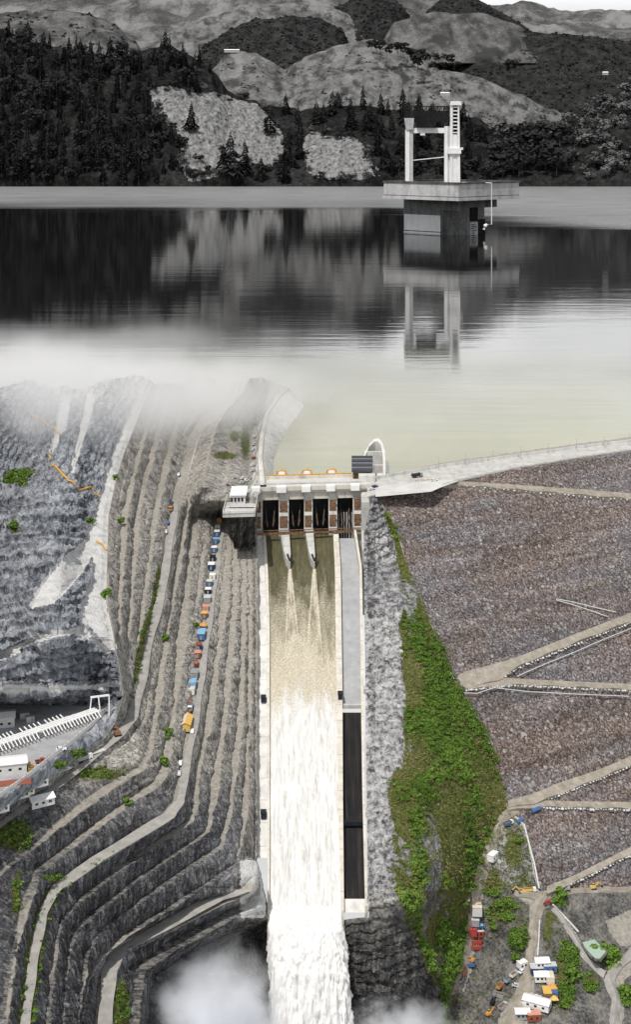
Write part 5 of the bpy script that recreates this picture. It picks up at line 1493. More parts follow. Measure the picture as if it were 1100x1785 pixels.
leaf_cloud('undergrowth', c3+np.array([0, 0, .8]), rng.uniform(.6, 2.4, len(c3)), 50, .38, M_SHRUB, tint=tn)['kind'] = 'stuff'
gm4 = gr4+.75*(mk4['green'] > .55)
d4 = sstep(-.25, .15, fbm(P4*.03, 4, 121)+.10)*np.where(px4 < 1108, 1, .3)
c4, sx, sy = scatter(px4, py4, P4, (gm4 > .4)*(px4 > strip_r(py4)+3)*1.0, 1700, d4)
tn = np.clip(.5+.55*fbm(c4*.03, 3, 123)+rng.normal(size=len(c4))*.16, .02, 1)
leaf_cloud('undergrowth', c4+np.array([0, 0, .8]), rng.uniform(.8, 2.5, len(c4)), 40, .46, M_SHRUB, tint=tn)['kind'] = 'stuff'
q = Mat('dry_grass', .9, spec=.1)
q.base(q.ramp(q.attr('tint'), [(0, (.06, .08, .02)), (.35, (.12, .15, .035)), (.6, (.16, .17, .05)), (.8, (.21, .185, .08)), (1, (.30, .25, .15))]))
M_DRYG = q.m
cg, sx, sy = scatter(px3, py3, P3, (px3 > strip_r(py3)-2)*1.0, 3600, area3)
leaf_cloud('dry_grass', cg+np.array([0, 0, .3]), rng.uniform(.6, 1.7, len(cg)), 14, .34, M_DRYG, .45, np.clip(.5+.6*fbm(cg*.04, 3, 127)+rng.normal(size=len(cg))*.2, 0, 1))['kind'] = 'stuff'
cg, sx, sy = scatter(px4, py4, P4, np.where(px4 > strip_r(py4)-2, 1.0, 0)*(1-mk4['bench'])*(px4 < 1000)*(1.0*(px4 < 800)+.35), 1300)
leaf_cloud('dry_grass', cg+np.array([0, 0, .2]), rng.uniform(.4, 1.3, len(cg)), 12, .32, M_DRYG, .45, np.clip(.5+.6*fbm(cg*.04, 3, 127)+rng.normal(size=len(cg))*.2, 0, 1))['kind'] = 'stuff'
# tufts along the hillside ledges and the corner thicket
wgt = np.clip(green-.35, 0, 1)*np.gradient(pxg, axis=1)
ch, sx, sy = scatter(pxg, pyg, Pg, wgt, 520)
leaf_cloud('weeds', ch+np.array([0, 0, .3]), rng.uniform(.5, 1.3, len(ch)), 16, .42, M_SHRUB, tint=np.clip(.35+rng.normal(size=len(ch))*.2, 0, 1))['kind'] = 'stuff'
wgt = np.clip(green2-.4, 0, 1)*np.gradient(px2, axis=1)
ch, sx, sy = scatter(px2, py2, P2, wgt, 420)
leaf_cloud('weeds', ch+np.array([0, 0, .4]), rng.uniform(.7, 1.7, len(ch)), 20, .5, M_SHRUB, tint=np.clip(.4+rng.normal(size=len(ch))*.2, 0, 1))['kind'] = 'stuff'

# single bushes and trees one can point to
def mass_point(px, py):
    j = int(np.argmin(np.abs(rows2-py))); i = int(np.argmin(np.abs(px2[j]-px)))
    return P2[j, i]
BUSH = [tree_proto('fine', 140+k, 'bush', M_SHRUB, plain('brown_bark', (.10, .07, .045), .9)) for k in range(3)]
for d_, _ in BUSH:
    if 'tint' not in d_.attributes:
        at = d_.attributes.new('tint', 'FLOAT', 'POINT'); at.data.foreach_set('value', np.repeat(rng.uniform(.15, .75, len(d_.vertices)//4), 4).astype(np.float32))
bl = [('m', 187,1035,3.2,'single green bush on the sprayed concrete slope above the benches'),('m',26,925,3.0,'small bush on the blue rock face at the far left'),('m',155,910,2.6,'small bush beside the wide concrete ramp'),
      ('h',208,913,3.0,'bush on the second ledge right of the concrete ramp'),('m',203,832,2.6,'little bush near the orange drain ditch'),('h',340,1093,2.4,'dark bush alone on the bench left of the container row'),
      ('h',287,1118,3.0,'bush on the riser below the gravel road'),('h',292,1285,3.4,'bush beside the pale bench above the cabin row'),('h',286,1333,3.2,'rounded bush at the bend of the benches'),
      ('h',222,1402,2.6,'small bush on the ledge just below the bend'),('h',430,850,1.6,'small bush by the crest road cars'),
      ('r',905,1471,3.0,'green bush on the dusty slope below the blue pipe'),('r',976,1571,5.0,'round green tree beside the lower junction of dirt roads'),('r',901,1676,3.4,'green bush left of the yard road'),
      ('r',905,1650,3.6,'pale green bush in the dry slope left of the yard road'),('r',1060,1672,6.0,'large dark bush beside the pale green pond'),('r',1045,1665,4.4,'bush at the near edge of the pale green pond'),('r',1000,1705,5.0,'tree at the right of the green belt beside the sheds'),('r',1092,1738,5.0,'bush at the lower right edge beside the track')]
for s_, x, y, h, lab in bl:
    p = hill_point(x, y) if s_ == 'h' else mass_point(x, y) if s_ == 'm' else right_point(x, y, .2)
    plant(BUSH[random.randrange(3)], 'tree' if 'tree' in lab else 'bush', p-np.array([0, 0, h*.25]), h*1.5, lab, 'tree' if 'tree' in lab else 'bush', None, 1.25)

# ------------------------------------------------------------------ vehicles, cabins and machines (metres, length along x)
PAL = dict(white=(.76,.76,.75), cream=(.66,.58,.44), orange=(.60,.30,.08), yellow=(.66,.43,.12), blue=(.06,.14,.32), sky=(.24,.45,.62), navy=(.02,.045,.12), red=(.36,.06,.05),
           rust=(.27,.085,.05), salmon=(.62,.30,.22), grey=(.30,.31,.32), silver=(.52,.53,.55), black=(.022,.022,.025), brown=(.20,.11,.06), green=(.05,.16,.07), pale=(.58,.58,.56))
PM = {k: plain(k+'_paint', v, .5, .10, .9) for k, v in PAL.items()}
M_GLASS = Mat('vehicle_glass', .12, (.015, .018, .022), spec=.6).m
M_TYRE = Mat('tyre_rubber', .9, (.018, .018, .018)).m
_proto = {}
def inst(key, maker, name, loc, rz, label, cat, group=None, sc=1.0):
    if key not in _proto:
        r = maker(); _proto[key] = r; o = r
    else: o = copy_tree(_proto[key])
    o.name = name; o.location = [float(v) for v in loc]; o.rotation_euler = (0, 0, rz); o.scale = (sc,)*3
    for k in ('group',):
        if k in o: del o[k]
    tag(o, label, cat, group); return o
def root_(): 
    o = bpy.data.objects.new('root', None); o.empty_display_size = .5; COL.objects.link(o); return o
def wheels(r, xs, yw, rad):
    for x in xs:
        for y in (-yw, yw):
            mb = MB(); mb.tube([(x, y-.13, rad), (x, y+.13, rad)], rad, 10); mb.build('wheel', M_TYRE, r)
def lofted(mb, prof, w0, w1):
    """side profile (x,z) extruded across, upper half slightly narrower"""
    zt = max(z for _, z in prof); n = len(prof)
    f = lambda z: w0+(w1-w0)*(z/zt)
    mb.add([(x, -f(z)/2, z) for x, z in prof]+[(x, f(z)/2, z) for x, z in prof],
           [tuple(range(n))[::-1], tuple(range(n, 2*n))]+[(i, (i+1) % n, n+(i+1) % n, n+i) for i in range(n)])
def car(c):
    def mk():
        r = root_()
        mb = MB(); lofted(mb, [(-2.1,.35),(2.1,.35),(2.15,.75),(1.15,.95),(.55,1.48),(-1.0,1.52),(-1.75,1.05),(-2.12,.95)], 1.8, 1.45); mb.build('body', PM[c], r)
        mb = MB(); lofted(mb, [(1.02,1.0),(.56,1.44),(.50,1.44),(.9,.98)], 1.62, 1.45); mb.build('windscreen', M_GLASS, r)
        mb = MB(); mb.box((-.25, 0, 1.24), (1.35, 1.66, .34)); mb.build('side_window', M_GLASS, r)
        mb = MB(); mb.box((-1.45, 0, 1.25), (.5, 1.4, .3)); mb.build('rear_window', M_GLASS, r)
        wheels(r, (-1.3, 1.35), .82, .34); return r
    return mk
def pickup(c):
    def mk():
        r = root_()
        mb = MB(); lofted(mb, [(-2.6,.45),(2.5,.45),(2.55,.95),(1.4,1.1),(.9,1.75),(-.5,1.78),(-.7,1.1),(-2.6,1.1)], 1.9, 1.55); mb.build('body', PM[c], r)
        mb = MB(); mb.box((-1.65, 0, 1.06), (1.75, 1.5, .12)); mb.build('cargo_bed', PM['black'], r)
        mb = MB(); mb.box((.2, 0, 1.45), (1.3, 1.76, .36)); mb.build('side_window', M_GLASS, r)
        mb = MB(); lofted(mb, [(1.34,1.15),(.95,1.7),(.88,1.7),(1.2,1.12)], 1.75, 1.6); mb.build('windscreen', M_GLASS, r)
        wheels(r, (-1.6, 1.6), .85, .4); return r
    return mk
def truck(cab, load, tank=False):
    def mk():
        r = root_()
        mb = MB(); lofted(mb, [(2.1,.6),(4.0,.6),(4.05,1.6),(3.75,2.7),(2.1,2.75)], 2.3, 2.1); mb.build('cab', PM[cab], r)
        mb = MB(); lofted(mb, [(4.07,1.55),(3.82,2.5),(3.7,2.5),(3.95,1.5)], 2.1, 2.0); mb.build('windscreen', M_GLASS, r)
        mb = MB(); mb.box((0, 0, .75), (7.4, .9, .35)); mb.build('chassis', PM['black'], r)
        mb = MB()
        if tank: mb.tube([(-3.6, 0, 1.85), (-3.4, 0, 1.85), (1.7, 0, 1.85), (1.9, 0, 1.85)], [.6, .95, .95, .6], 12)
        else:
            for y in (-1.15, 1.15): mb.box((-.9, y, 1.75), (5.4, .12, 1.5))
            mb.box((-3.6, 0, 1.75), (.12, 2.4, 1.5)); mb.box((1.8, 0, 1.9), (.12, 2.4, 1.8)); mb.box((-.9, 0, 1.1), (5.4, 2.3, .2))
        mb.build('load_body', PM[load], r)
        if not tank: mb = MB(); mb.box((-.9, 0, 1.75), (5.1, 2.1, 1.0), 0, 0, .8); mb.build('load', PM['brown'], r)
        wheels(r, (-2.6, -1.3, 3.0), 1.05, .5); return r
    return mk
def excavator(c):
    def mk():
        r = root_()
        for y in (-1.1, 1.1):
            mb = MB(); lofted(mb, [(-1.9,.15),(1.9,.15),(2.2,.5),(1.9,.85),(-1.9,.85),(-2.2,.5)], .6, .6)
            o = mb.build('track', M_TYRE, r); o.location.y = y
        mb = MB(); mb.box((-.5, 0, 1.75), (3.6, 2.5, 1.3), 0, 0, .92); mb.build('engine_body', PM[c], r)
        mb = MB(); mb.box((.7, .7, 2.75), (1.4, 1.0, 1.3), 0, 0, .85); o = mb.build('cab', PM[c], r)
        mb = MB(); mb.box((.72, .7, 2.85), (1.45, 1.05, .7)); mb.build('cab_window', M_GLASS, o)
        mb = MB(); mb.bar((1.0, -.2, 1.8), (4.2, -.2, 4.4), .45, .7); mb.build('boom', PM[c], r)
        mb = MB(); mb.bar((4.1, -.2, 4.5), (6.6, -.2, 2.0), .38, .55); mb.build('dipper_arm', PM[c], r)
        mb = MB(); lofted(mb, [(6.0,1.9),(6.9,2.1),(7.1,1.2),(6.4,.7),(5.9,1.1)], 1.2, 1.2); o = mb.build('bucket', PM['black'], r); o.location.y = -.2
        return r
    return mk
def cabin(wall, roof, l=6.0, w=2.6, h=2.6):
    def mk():
        r = root_()
        mb = MB(); mb.box((0, 0, h/2), (l, w, h))
        for x in np.arange(-l/2+.4, l/2-.2, .55):
            for y in (-w/2-.04, w/2+.04): mb.box((x, y, h/2), (.22, .09, h*.94))
        mb.build('wall', PM[wall], r)
        mb = MB(); mb.box((0, 0, h+.07), (l+.25, w+.25, .14))
        for x in np.arange(-l/2+.3, l/2, .7): mb.box((x, 0, h+.16), (.18, w+.1, .06))
        mb.build('roof', PM[roof], r)
        mb = MB(); mb.box((l/2+.05, 0, 1.05), (.1, .95, 2.0)); mb.build('door', PM['grey'], r)
        for x in (-l*.25, l*.2):
            mb = MB(); mb.box((x, -w/2-.1, 1.5), (1.0, .08, .9)); mb.build('window', M_GLASS, r)
        return r
    return mk
def shed(wall, roof, l=9.0, w=5.0, h=3.0, rise=1.1, two=None):
    def mk():
        r = root_()
        mb = MB(); mb.box((0, 0, h/2), (l, w, h)); mb.add([(-l/2,-w/2,h),(-l/2,w/2,h),(-l/2,0,h+rise)], [(0,1,2)]); mb.add([(l/2,-w/2,h),(l/2,w/2,h),(l/2,0,h+rise)], [(0,1,2)])
        mb.build('wall', PM[wall], r)
        for s_ in (-1, 1):
            mb = MB(); e = .4
            a = (-l/2-e, s_*(w/2+e), h-e*rise/(w/2)); 
            lo = [(-l/2-e, s_*(w/2+e), h-.25), (l/2+e, s_*(w/2+e), h-.25), (l/2+e, 0, h+rise), (-l/2-e, 0, h+rise)]
            mb.hexa(lo+[(x, y, z+.14) for x, y, z in lo])
            nr = int(l/.9)
            for k in range(nr+1):
                x = -l/2+l*k/nr
                mb.bar((x, s_*(w/2+e), h-.08), (x, 0, h+rise+.16), .12, .08)
            mb.build('roof_slope', PM[(two if (two and s_ > 0) else roof)], r)
        mb = MB(); mb.box((l/2+.04, 0, 1.2), (.08, 2.2, 2.4)); mb.build('door', PM['grey'], r)
        for x in (-l*.3, 0, l*.3):
            mb = MB(); mb.box((x, -w/2-.04, 1.7), (1.2, .08, .9)); mb.build('window', M_GLASS, r)
        return r
    return mk
def skip(c):
    def mk():
        r = root_()
        mb = MB()
        for y in (-1.1, 1.1): mb.hexa([(-2.2,y-.08,0.1),(2.2,y-.08,0.1),(2.2,y+.08,0.1),(-2.2,y+.08,0.1),(-2.8,y-.08,1.6),(2.8,y-.08,1.6),(2.8,y+.08,1.6),(-2.8,y+.08,1.6)])
        for s_ in (-1, 1): mb.hexa([(s_*2.2-.06,-1.02,.1),(s_*2.2+.06,-1.02,.1),(s_*2.2+.06,1.02,.1),(s_*2.2-.06,1.02,.1),(s_*2.8-.06,-1.02,1.6),(s_*2.8+.06,-1.02,1.6),(s_*2.8+.06,1.02,1.6),(s_*2.8-.06,1.02,1.6)])
        mb.box((0, 0, .2), (4.3, 2.0, .1)); mb.build('hull', PM[c], r)
        for x in (-1.2, 0, 1.2):
            mb = MB(); mb.box((x, 0, 1.62), (.14, 2.4, .14)); mb.build('cross_bar', PM['salmon' if c == 'red' else 'grey'], r)
        mb = MB(); mb.box((0, 0, .7), (4.0, 1.9, .9), 0, 0, .85); mb.build('load', PM['rust' if c == 'red' else 'brown'], r)
        return r
    return mk
def tent(c):
    def mk():
        r = root_()
        for x in (-1.6, 1.6):
            for y in (-1.6, 1.6):
                mb = MB(); mb.tube([(x, y, 0), (x, y, 2.2)], .06, 6); mb.build('post', PM['grey'], r)
        mb = MB(); mb.add([(-1.9,-1.9,2.2),(1.9,-1.9,2.2),(1.9,1.9,2.2),(-1.9,1.9,2.2),(0,0,3.4),(-1.9,-1.9,1.9),(1.9,-1.9,1.9),(1.9,1.9,1.9),(-1.9,1.9,1.9)],
            [(0,1,4),(1,2,4),(2,3,4),(3,0,4),(0,5,6,1),(1,6,7,2),(2,7,8,3),(3,8,5,0)])
        mb.build('canopy', PM[c], r); return r
    return mk
def ang(p, q_): return math.atan2(q_[1]-p[1], q_[0]-p[0])
def ang_h(key, y):
    a = U(float(np.interp(y, rows, PXL[key])), y, float(Yh(y, np.interp(y, rows, HH[key])))); y2 = y-12
    b = U(float(np.interp(y2, rows, PXL[key])), y2, float(Yh(y2, np.interp(y2, rows, HH[key]))))
    return ang(a, b)
GC = 'cabins and sheds in the row along the container road'
row_c = [(382,912,'cabin','orange','orange','orange roofed cabin at the top of the row nearest the gates'),(379,924,'cabin','pale','cream','cream cabin second from the top of the row'),
  (378,934,'cabin','blue','white','white roofed cabin with blue walls just below the cream one'),(376,947,'cabin','blue','sky','cabin with pale blue roof and blue walls near the top of the row'),
  (373,962,'cabin','blue','white','blue walled white roofed cabin above the black one'),(370.5,978,'cabin','black','black','black cabin in the upper half of the row'),
  (368,992,'cabinL','navy','white','large cabin with white roof and navy wall below the black cabin'),(370,1010,'cabin','white','white','all white cabin standing toward the road'),
  (365,1021,'cabin','blue','cream','cream roofed blue cabin below the all white one'),(362.5,1035,'cabin','black','white','white roofed cabin with black wall at mid row'),
  (361,1050,'cabinL','grey','silver','long grey silver cabin at mid row'),(358,1065,'cabin','salmon','salmon','salmon pink cabin above the yellow one'),
  (356,1077,'cabin','brown','yellow','yellow roofed cabin with brown walls'),(354,1097,'tent','orange','orange','orange peaked canopy beside the long sky blue shed'),
  (351,1112,'cabinX','blue','sky','long bright sky blue shed in the row'),(346,1132,'cabin','navy','rust','rust roofed cabin with navy walls below the sky blue shed'),
  (344,1146,'cabin','rust','salmon','salmon roofed cabin with rust walls'),(341,1161,'skip','red','red','red open skip in the lower half of the row'),
  (338.5,1181,'cabinL','grey','grey','dull grey cabin in the lower half of the row'),(335,1198,'cabinL','sky','sky','sky blue cabin in the lower half of the row'),
  (333,1210,'cabin','white','pale','pale white cabin under the lower sky blue one'),(329.5,1227,'skip','red','red','red skip above the parked white lorry'),
  (331,1238,'truck','white','sky','white lorry with light blue body parked near the lower end of the row'),(328,1251,'truck','rust','black','rusty black lorry just above the big yellow shed'),
  (324.5,1268,'shedY','yellow','yellow','big yellow shed with one white roof slope at the lower end of the row')]
for x, y, k, a, b, lab in row_c:
    p = U(x, y, float(Yh(y, np.interp(y, rows, HH['C']))))+np.array([0, 0, .35]); an = ang_h('C', y)
    if k == 'cabin': inst((k, a, b), cabin(a, b, 4.4, 3.2, 2.7), 'site_cabin', p, an+math.pi, lab, 'cabin', GC)
    elif k == 'cabinL': inst((k, a, b), cabin(a, b, 6.0, 3.6, 3.0), 'site_cabin', p, an+math.pi, lab, 'cabin', GC)
    elif k == 'cabinX': inst((k, a, b), cabin(a, b, 9.0, 3.8, 3.2), 'site_cabin', p, an+math.pi, lab, 'cabin', GC)
    elif k == 'shedY': inst((k, a, b), shed('yellow', 'yellow', 11.5, 4.6, 3.2, 1.0, 'cream'), 'storage_shed', p, an, lab, 'shed', GC)
    elif k == 'tent': inst((k, a), tent(a), 'canopy_tent', p, an, lab, 'tent')
    elif k == 'skip': inst((k, a), skip(a), 'skip', p, an, lab, 'skip')
    else: inst((k, a, b), truck(a, b), 'lorry', p, an+math.pi, lab, 'lorry')
def on_road(key, x, y): return U(x, y, float(Yh(y, np.interp(y, rows, HH[key]))))+np.array([0, 0, .4])
for key, x, y, k, a, lab in [('C',335,1278,'car','white','white car on the road right of the big yellow shed'),('C',314,1334,'car','white','upper of two white cars parked together below the cabin row'),('C',312,1352,'car','silver','lower silver car of the pair parked below the cabin row'),
      ('S0',297,890,'truck','orange','orange lorry at the top of the gravel road'),('S0',292,914,'pickup','blue','blue pickup behind the orange lorry on the gravel road'),('S0',288.5,930,'pickup','white','white pickup at the lower end of the short queue on the gravel road'),
      ('S0',311,830,'pickup','white','white van alone on the wide pale bench above the gravel road'),('S0',299,880,'car','navy','dark blue car at the head of the gravel road queue')]:
    mk = dict(car=car(a), pickup=pickup(a), truck=truck(a, 'brown'))[k]
    inst((k, a), mk, {'car': 'parked_car', 'pickup': 'pickup', 'truck': 'lorry'}[k], on_road(key, x, y), ang_h(key, y)+math.pi, lab, {'car': 'car', 'pickup': 'pickup', 'truck': 'lorry'}[k])
# cars on the crest road west of the gates
for x, y, k, a, rz, lab in [(445,742,'truck','orange',1.4,'orange lorry parked by the rock wall on the crest road'),(443,764,'pickup','white',1.3,'white pickup on the crest road below the orange lorry'),(442,777,'car','silver',1.5,'silver car at mid crest road by the rock wall'),
      (441,786,'car','white',1.2,'white car just above the red car on the crest road'),(442,801,'car','red',1.1,'red car parked on the crest road'),(441,813,'car','white',.9,'white car just below the red car on the crest road'),(440,823,'car','silver',.9,'silver car below the white one at the corner of the crest road'),
      (424,836,'car','white',.8,'white car at the left of the paved corner'),(428,841,'pickup','white',.8,'white pickup on the paved corner by the gates'),(421,844,'car','pale',.8,'pale car behind the white pickup on the paved corner'),(409,839,'car','blue',.7,'blue car against the rock at the paved corner'),(402,846,'car','grey',.6,'grey car at the left end of the paved corner'),(396,850,'car','black',.6,'black car at the very left end of the paved corner'),
      (450,712,'car','white',1.3,'white car far up the crest road near the mist'),(447,728,'car','grey',1.3,'grey car far up the crest road')]:
    mk = dict(car=car(a), pickup=pickup(a), truck=truck(a, 'brown'))[k]
    inst((k, a) if k != 'truck' else (k, a), mk, {'car': 'parked_car', 'pickup': 'pickup', 'truck': 'lorry'}[k], Uz(x, y, 4.0)+np.array([0, 0, .55]), rz, lab, {'car': 'car', 'pickup': 'pickup', 'truck': 'lorry'}[k])
# crest east of the gates
for x, y, k, a, rz, lab in [(727,832,'truck','grey',.5,'grey lorry standing on the dam crest road'),(757,839,'pickup','white',.4,'white pickup on the dam crest apron beside the orange barriers'),(654,850,'car','navy',.6,'dark blue car at the right end of the bridge'),(648,854,'car','white',.6,'white car at the right end of the bridge')]:
    mk = dict(car=car(a), pickup=pickup(a), truck=truck(a, 'black'))[k]
    inst((k, a, 'e') if k == 'truck' else (k, a), mk, {'car': 'parked_car', 'pickup': 'pickup', 'truck': 'lorry'}[k], Uz(x, y, 4.12)+np.array([0, 0, .1]), rz, lab, {'car': 'car', 'pickup': 'pickup', 'truck': 'lorry'}[k])
def barrier():
    r = root_()
    for x in (-1, 1): mb = MB(); mb.box((x, 0, .5), (.12, .6, 1.0)); mb.build('leg', PM['grey'], r)
    mb = MB(); mb.box((0, 0, .85), (2.4, .14, .5)); mb.build('board', PM['orange'], r); return r
for x, y, lab in ((728, 840, 'left orange barrier on the dam crest apron'), (737, 839.5, 'middle orange barrier on the dam crest apron'), (746, 839, 'right orange barrier on the dam crest apron')):
    inst('barrier', barrier, 'road_barrier', Uz(x, y, 4.12)+np.array([0, 0, .3]), .4, lab, 'barrier')
def lamp():
    r = root_()
    mb = MB(); mb.tube([(0,0,0),(0,0,8)], [.14,.08], 6); mb.build('pole', PM['grey'], r)
    mb = MB(); mb.bar((0,0,8),(1.4,0,8.3),.1); mb.build('arm', PM['grey'], r)
    mb = MB(); mb.box((1.7,0,8.28),(.9,.3,.14)); mb.build('lamp_head', PM['silver'], r); return r
for i, x in enumerate((765, 812, 860, 908, 957, 1006, 1054, 1098)):
    y = float(crest_u(x))+3.5
    inst('lamp', lamp, 'street_lamp', Uz(x, y, 4.15), -2.2, 'grey street lamp in the row along the dam crest road', 'lamp', 'street lamps along the dam crest')

# ------------------------------------------------------------------ valley yard
VG = 'sheds in the yard at the foot of the dam'
yard = [(859,1499,'cabinL','white','white',1.0,'white cabin alone beside the road under the green spur'),(836,1575,'truck','white','silver',1.45,'white lorry at the top of the container line on the lower road'),
  (832,1592,'cabinX','pale','cream',1.5,'tall cream and white container at the top of the line on the lower road'),(829,1611,'cabinL','grey','silver',1.5,'grey container above the red ones on the lower road'),
  (834,1622,'cabin','blue','sky',0.1,'container under a sky blue cover above the red container'),(825,1628,'cabinL','red','red',1.5,'red container beside the cream roofed one on the lower road'),(835,1632,'cabin','red','cream',.1,'cream roofed red container on the lower road'),
  (831,1645,'skip','red','red',.1,'upper red skip on the lower road'),(831,1655,'skip','red','red',.15,'lower red skip on the lower road'),
  (822,1678,'exc','orange','orange',2.6,'orange digger among the skips on the lower road'),(819,1685,'skip','blue','blue',.1,'blue skip beside the orange digger'),
  (809,1699,'truck','brown','rust',1.3,'rust coloured lorry near the lower end of the line'),(805,1712,'truck','blue','grey',1.2,'blue lorry at the lower end of the line'),
  (817,1570,'car','white','',1.4,'white car driving on the lower road under the green spur'),(887,1440,'truck','white','blue',.7,'white lorry with blue body at the dam road junction'),
  (945,1685,'shedM','white','white',.1,'white shed at the top of the yard'),(959,1693,'cabinL','blue','silver',.05,'blue walled cabin at the top of the yard'),(944,1709,'shedM','white','white',0.02,'white roofed shed in the second rank of the yard'),(959,1711,'cabinL','pale','cream',1.57,'cream cabin in the second rank of the yard'),
  (954,1738,'cabinL','brown','yellow',1.57,'yellow roofed cabin in the yard'),(964,1729,'tent','orange','orange',.1,'orange canopy beside the yellow roofed cabin'),(964,1739,'cabin','blue','blue',0.,'small blue cabin between the orange canopies'),(966,1749,'tent','yellow','yellow',.1,'yellow canopy at the right of the yard'),
  (937,1756,'shedL','white','white',-.45,'long white shed in the near part of the yard'),(911,1774,'shedM','grey','white',.02,'white roofed shed at the near edge of the yard'),(931,1778,'cabinL','rust','salmon',.1,'rust and salmon cabin at the near edge of the yard'),
  (911,1687,'cabin','white','white',.5,'small white cabin at the left of the yard entrance'),(911,1696,'car','white','',.8,'white car under the small white cabin at the yard entrance'),(898,1703,'truck','blue','white',.8,'blue lorry with white body left of the yard road'),
  (888,1712,'truck','blue','sky',.8,'blue lorry behind the white bodied one'),(874,1723,'truck','navy','orange',.9,'navy lorry with orange body left of the yard'),(901,1721,'car','silver','',-.2,'silver car parked in the middle of the yard road'),
  (870,1738,'skip','grey','grey',-.4,'grey skip below the orange lorry'),(860,1751,'exc','black','black',1.0,'black digger left of the yard'),(877,1758,'skip','silver','silver',.9,'long pale skip by the black digger'),
  (853,1772,'exc','orange','orange',.6,'orange digger at the lower left of the yard'),(936,1741,'car','white','',.0,'right white car of the pair above the long shed'),(926,1739,'car','pale','',.9,'left pale car of the pair above the long shed'),(914,1748,'car','white','',1.2,'white car left of the long white shed'),
  (931,1695,'cabin','navy','silver',1.57,'small navy cabin at the yard entrance'),(1035,1551,'exc','yellow','yellow',.3,'yellow digger on the dirt road at the dam foot'),(989,1553,'exc','grey','grey',2.9,'grey digger on the dirt road at the dam foot'),
  (911,1558,'exc','yellow','yellow',3.1,'long yellow digger at the road fork'),(924,1556,'truck','white','yellow',.1,'white cabbed yellow lorry at the road fork'),(954,1577,'pickup','red','',.6,'red pickup by the lower junction')]
for x, y, k, a, b, rz, lab in yard:
    p = right_point(x, y, .3)
    if k in ('cabin', 'cabinL', 'cabinX'):
        dm = dict(cabin=(4.4, 3.2, 2.7), cabinL=(6.0, 3.6, 3.0), cabinX=(7.5, 4.6, 4.2))[k]
        inst((k, a, b), cabin(a, b, *dm), 'site_cabin', p, rz, lab, 'cabin', VG)
    elif k == 'shedM': inst((k, a, b), shed(a, b, 6.4, 4.6, 3.0, .9), 'storage_shed', p, rz, lab, 'shed', VG)
    elif k == 'shedL': inst((k, a, b), shed(a, b, 12.0, 5.4, 3.4, 1.0), 'storage_shed', p, rz, lab, 'shed', VG)
    elif k == 'tent': inst((k, a), tent(a), 'canopy_tent', p, rz, lab, 'tent')
    elif k == 'skip': inst((k, a), skip(a), 'skip', p, rz, lab, 'skip')
    elif k == 'exc': inst((k, a), excavator(a), 'excavator', p, rz, lab, 'digger', None, .72)
    elif k == 'car': inst((k, a), car(a), 'parked_car', p, rz, lab, 'car')
    elif k == 'pickup': inst((k, a), pickup(a), 'pickup', p, rz, lab, 'pickup')
    else: inst((k, a, b), truck(a, b), 'lorry', p, rz, lab, 'lorry', None, .8)
# pipes and low white walls
def run(name, pts, r, mat, lab, cat, on='r', off=.5):
    P = []
    for (x0, y0), (x1, y1) in zip(pts[:-1], pts[1:]):
        n = max(2, int(math.hypot(x1-x0, y1-y0)/6))
        for k in range(n):
            x, y = x0+(x1-x0)*k/n, y0+(y1-y0)*k/n
            P.append(right_point(x, y, off) if on == 'r' else U(x, y, float(Yd(x, y)))+nd*(off+1.2) if on == 'd' else mass_point(x, y)+np.array([0, 0, off]))
    x, y = pts[-1]; P.append(right_point(x, y, off) if on == 'r' else U(x, y, float(Yd(x, y)))+nd*(off+1.2) if on == 'd' else mass_point(x, y)+np.array([0, 0, off]))
    mb = MB(); mb.tube([tuple(p) for p in P], r, 6)
    tag(mb.build(name, mat), lab, cat)
run('pipe', [(912,1440),(920,1472),(930,1510),(938,1552)], .45, PM['pale'], 'pale pipe running down the slope beside the lowest rockfill', 'pipe', 'd')
run('pipe', [(964,1578),(985,1600),(1009,1626)], .5, PM['pale'], 'pale pipe leading down to the green pond', 'pipe')
run('kerb', [(934,1592),(931,1620),(929,1650),(927,1668)], .3, PM['pale'], 'left white kerb line along the yard road', 'kerb')
run('kerb', [(943,1585),(941,1610),(940,1640),(938,1668)], .3, PM['pale'], 'right white kerb line along the yard road', 'kerb')
run('pipe', [(968,1047),(1000,1053),(1040,1063),(1072,1070)], .3, PM['pale'], 'upper pale pipe lying on the dam face', 'pipe', 'd')
run('pipe', [(968,1049),(1000,1058),(1030,1068),(1058,1078)], .3, PM['pale'], 'lower pale pipe lying on the dam face', 'pipe', 'd')
run('pipe', [(806,1211),(830,1212),(860,1202),(920,1209),(1000,1213),(1095,1217)], .28, PM['silver'], 'thin pipe lying below the level dirt road on the dam', 'pipe', 'd')
run('pipe', [(900,1182),(950,1160),(1000,1140),(1050,1118),(1100,1098)], .25, PM['silver'], 'thin pipe lying beside the rising dirt road on the dam', 'pipe', 'd')
run('pipe', [(925,1418),(934,1414),(940,1412)], 1.0, PM['blue'], 'bundle of bright blue pipe at the dam road junction', 'pipe', 'd', .8)
run('pipe', [(902,1436),(912,1430)], .9, PM['blue'], 'short blue pipe bundle behind the lorry at the junction', 'pipe', 'r', .8)
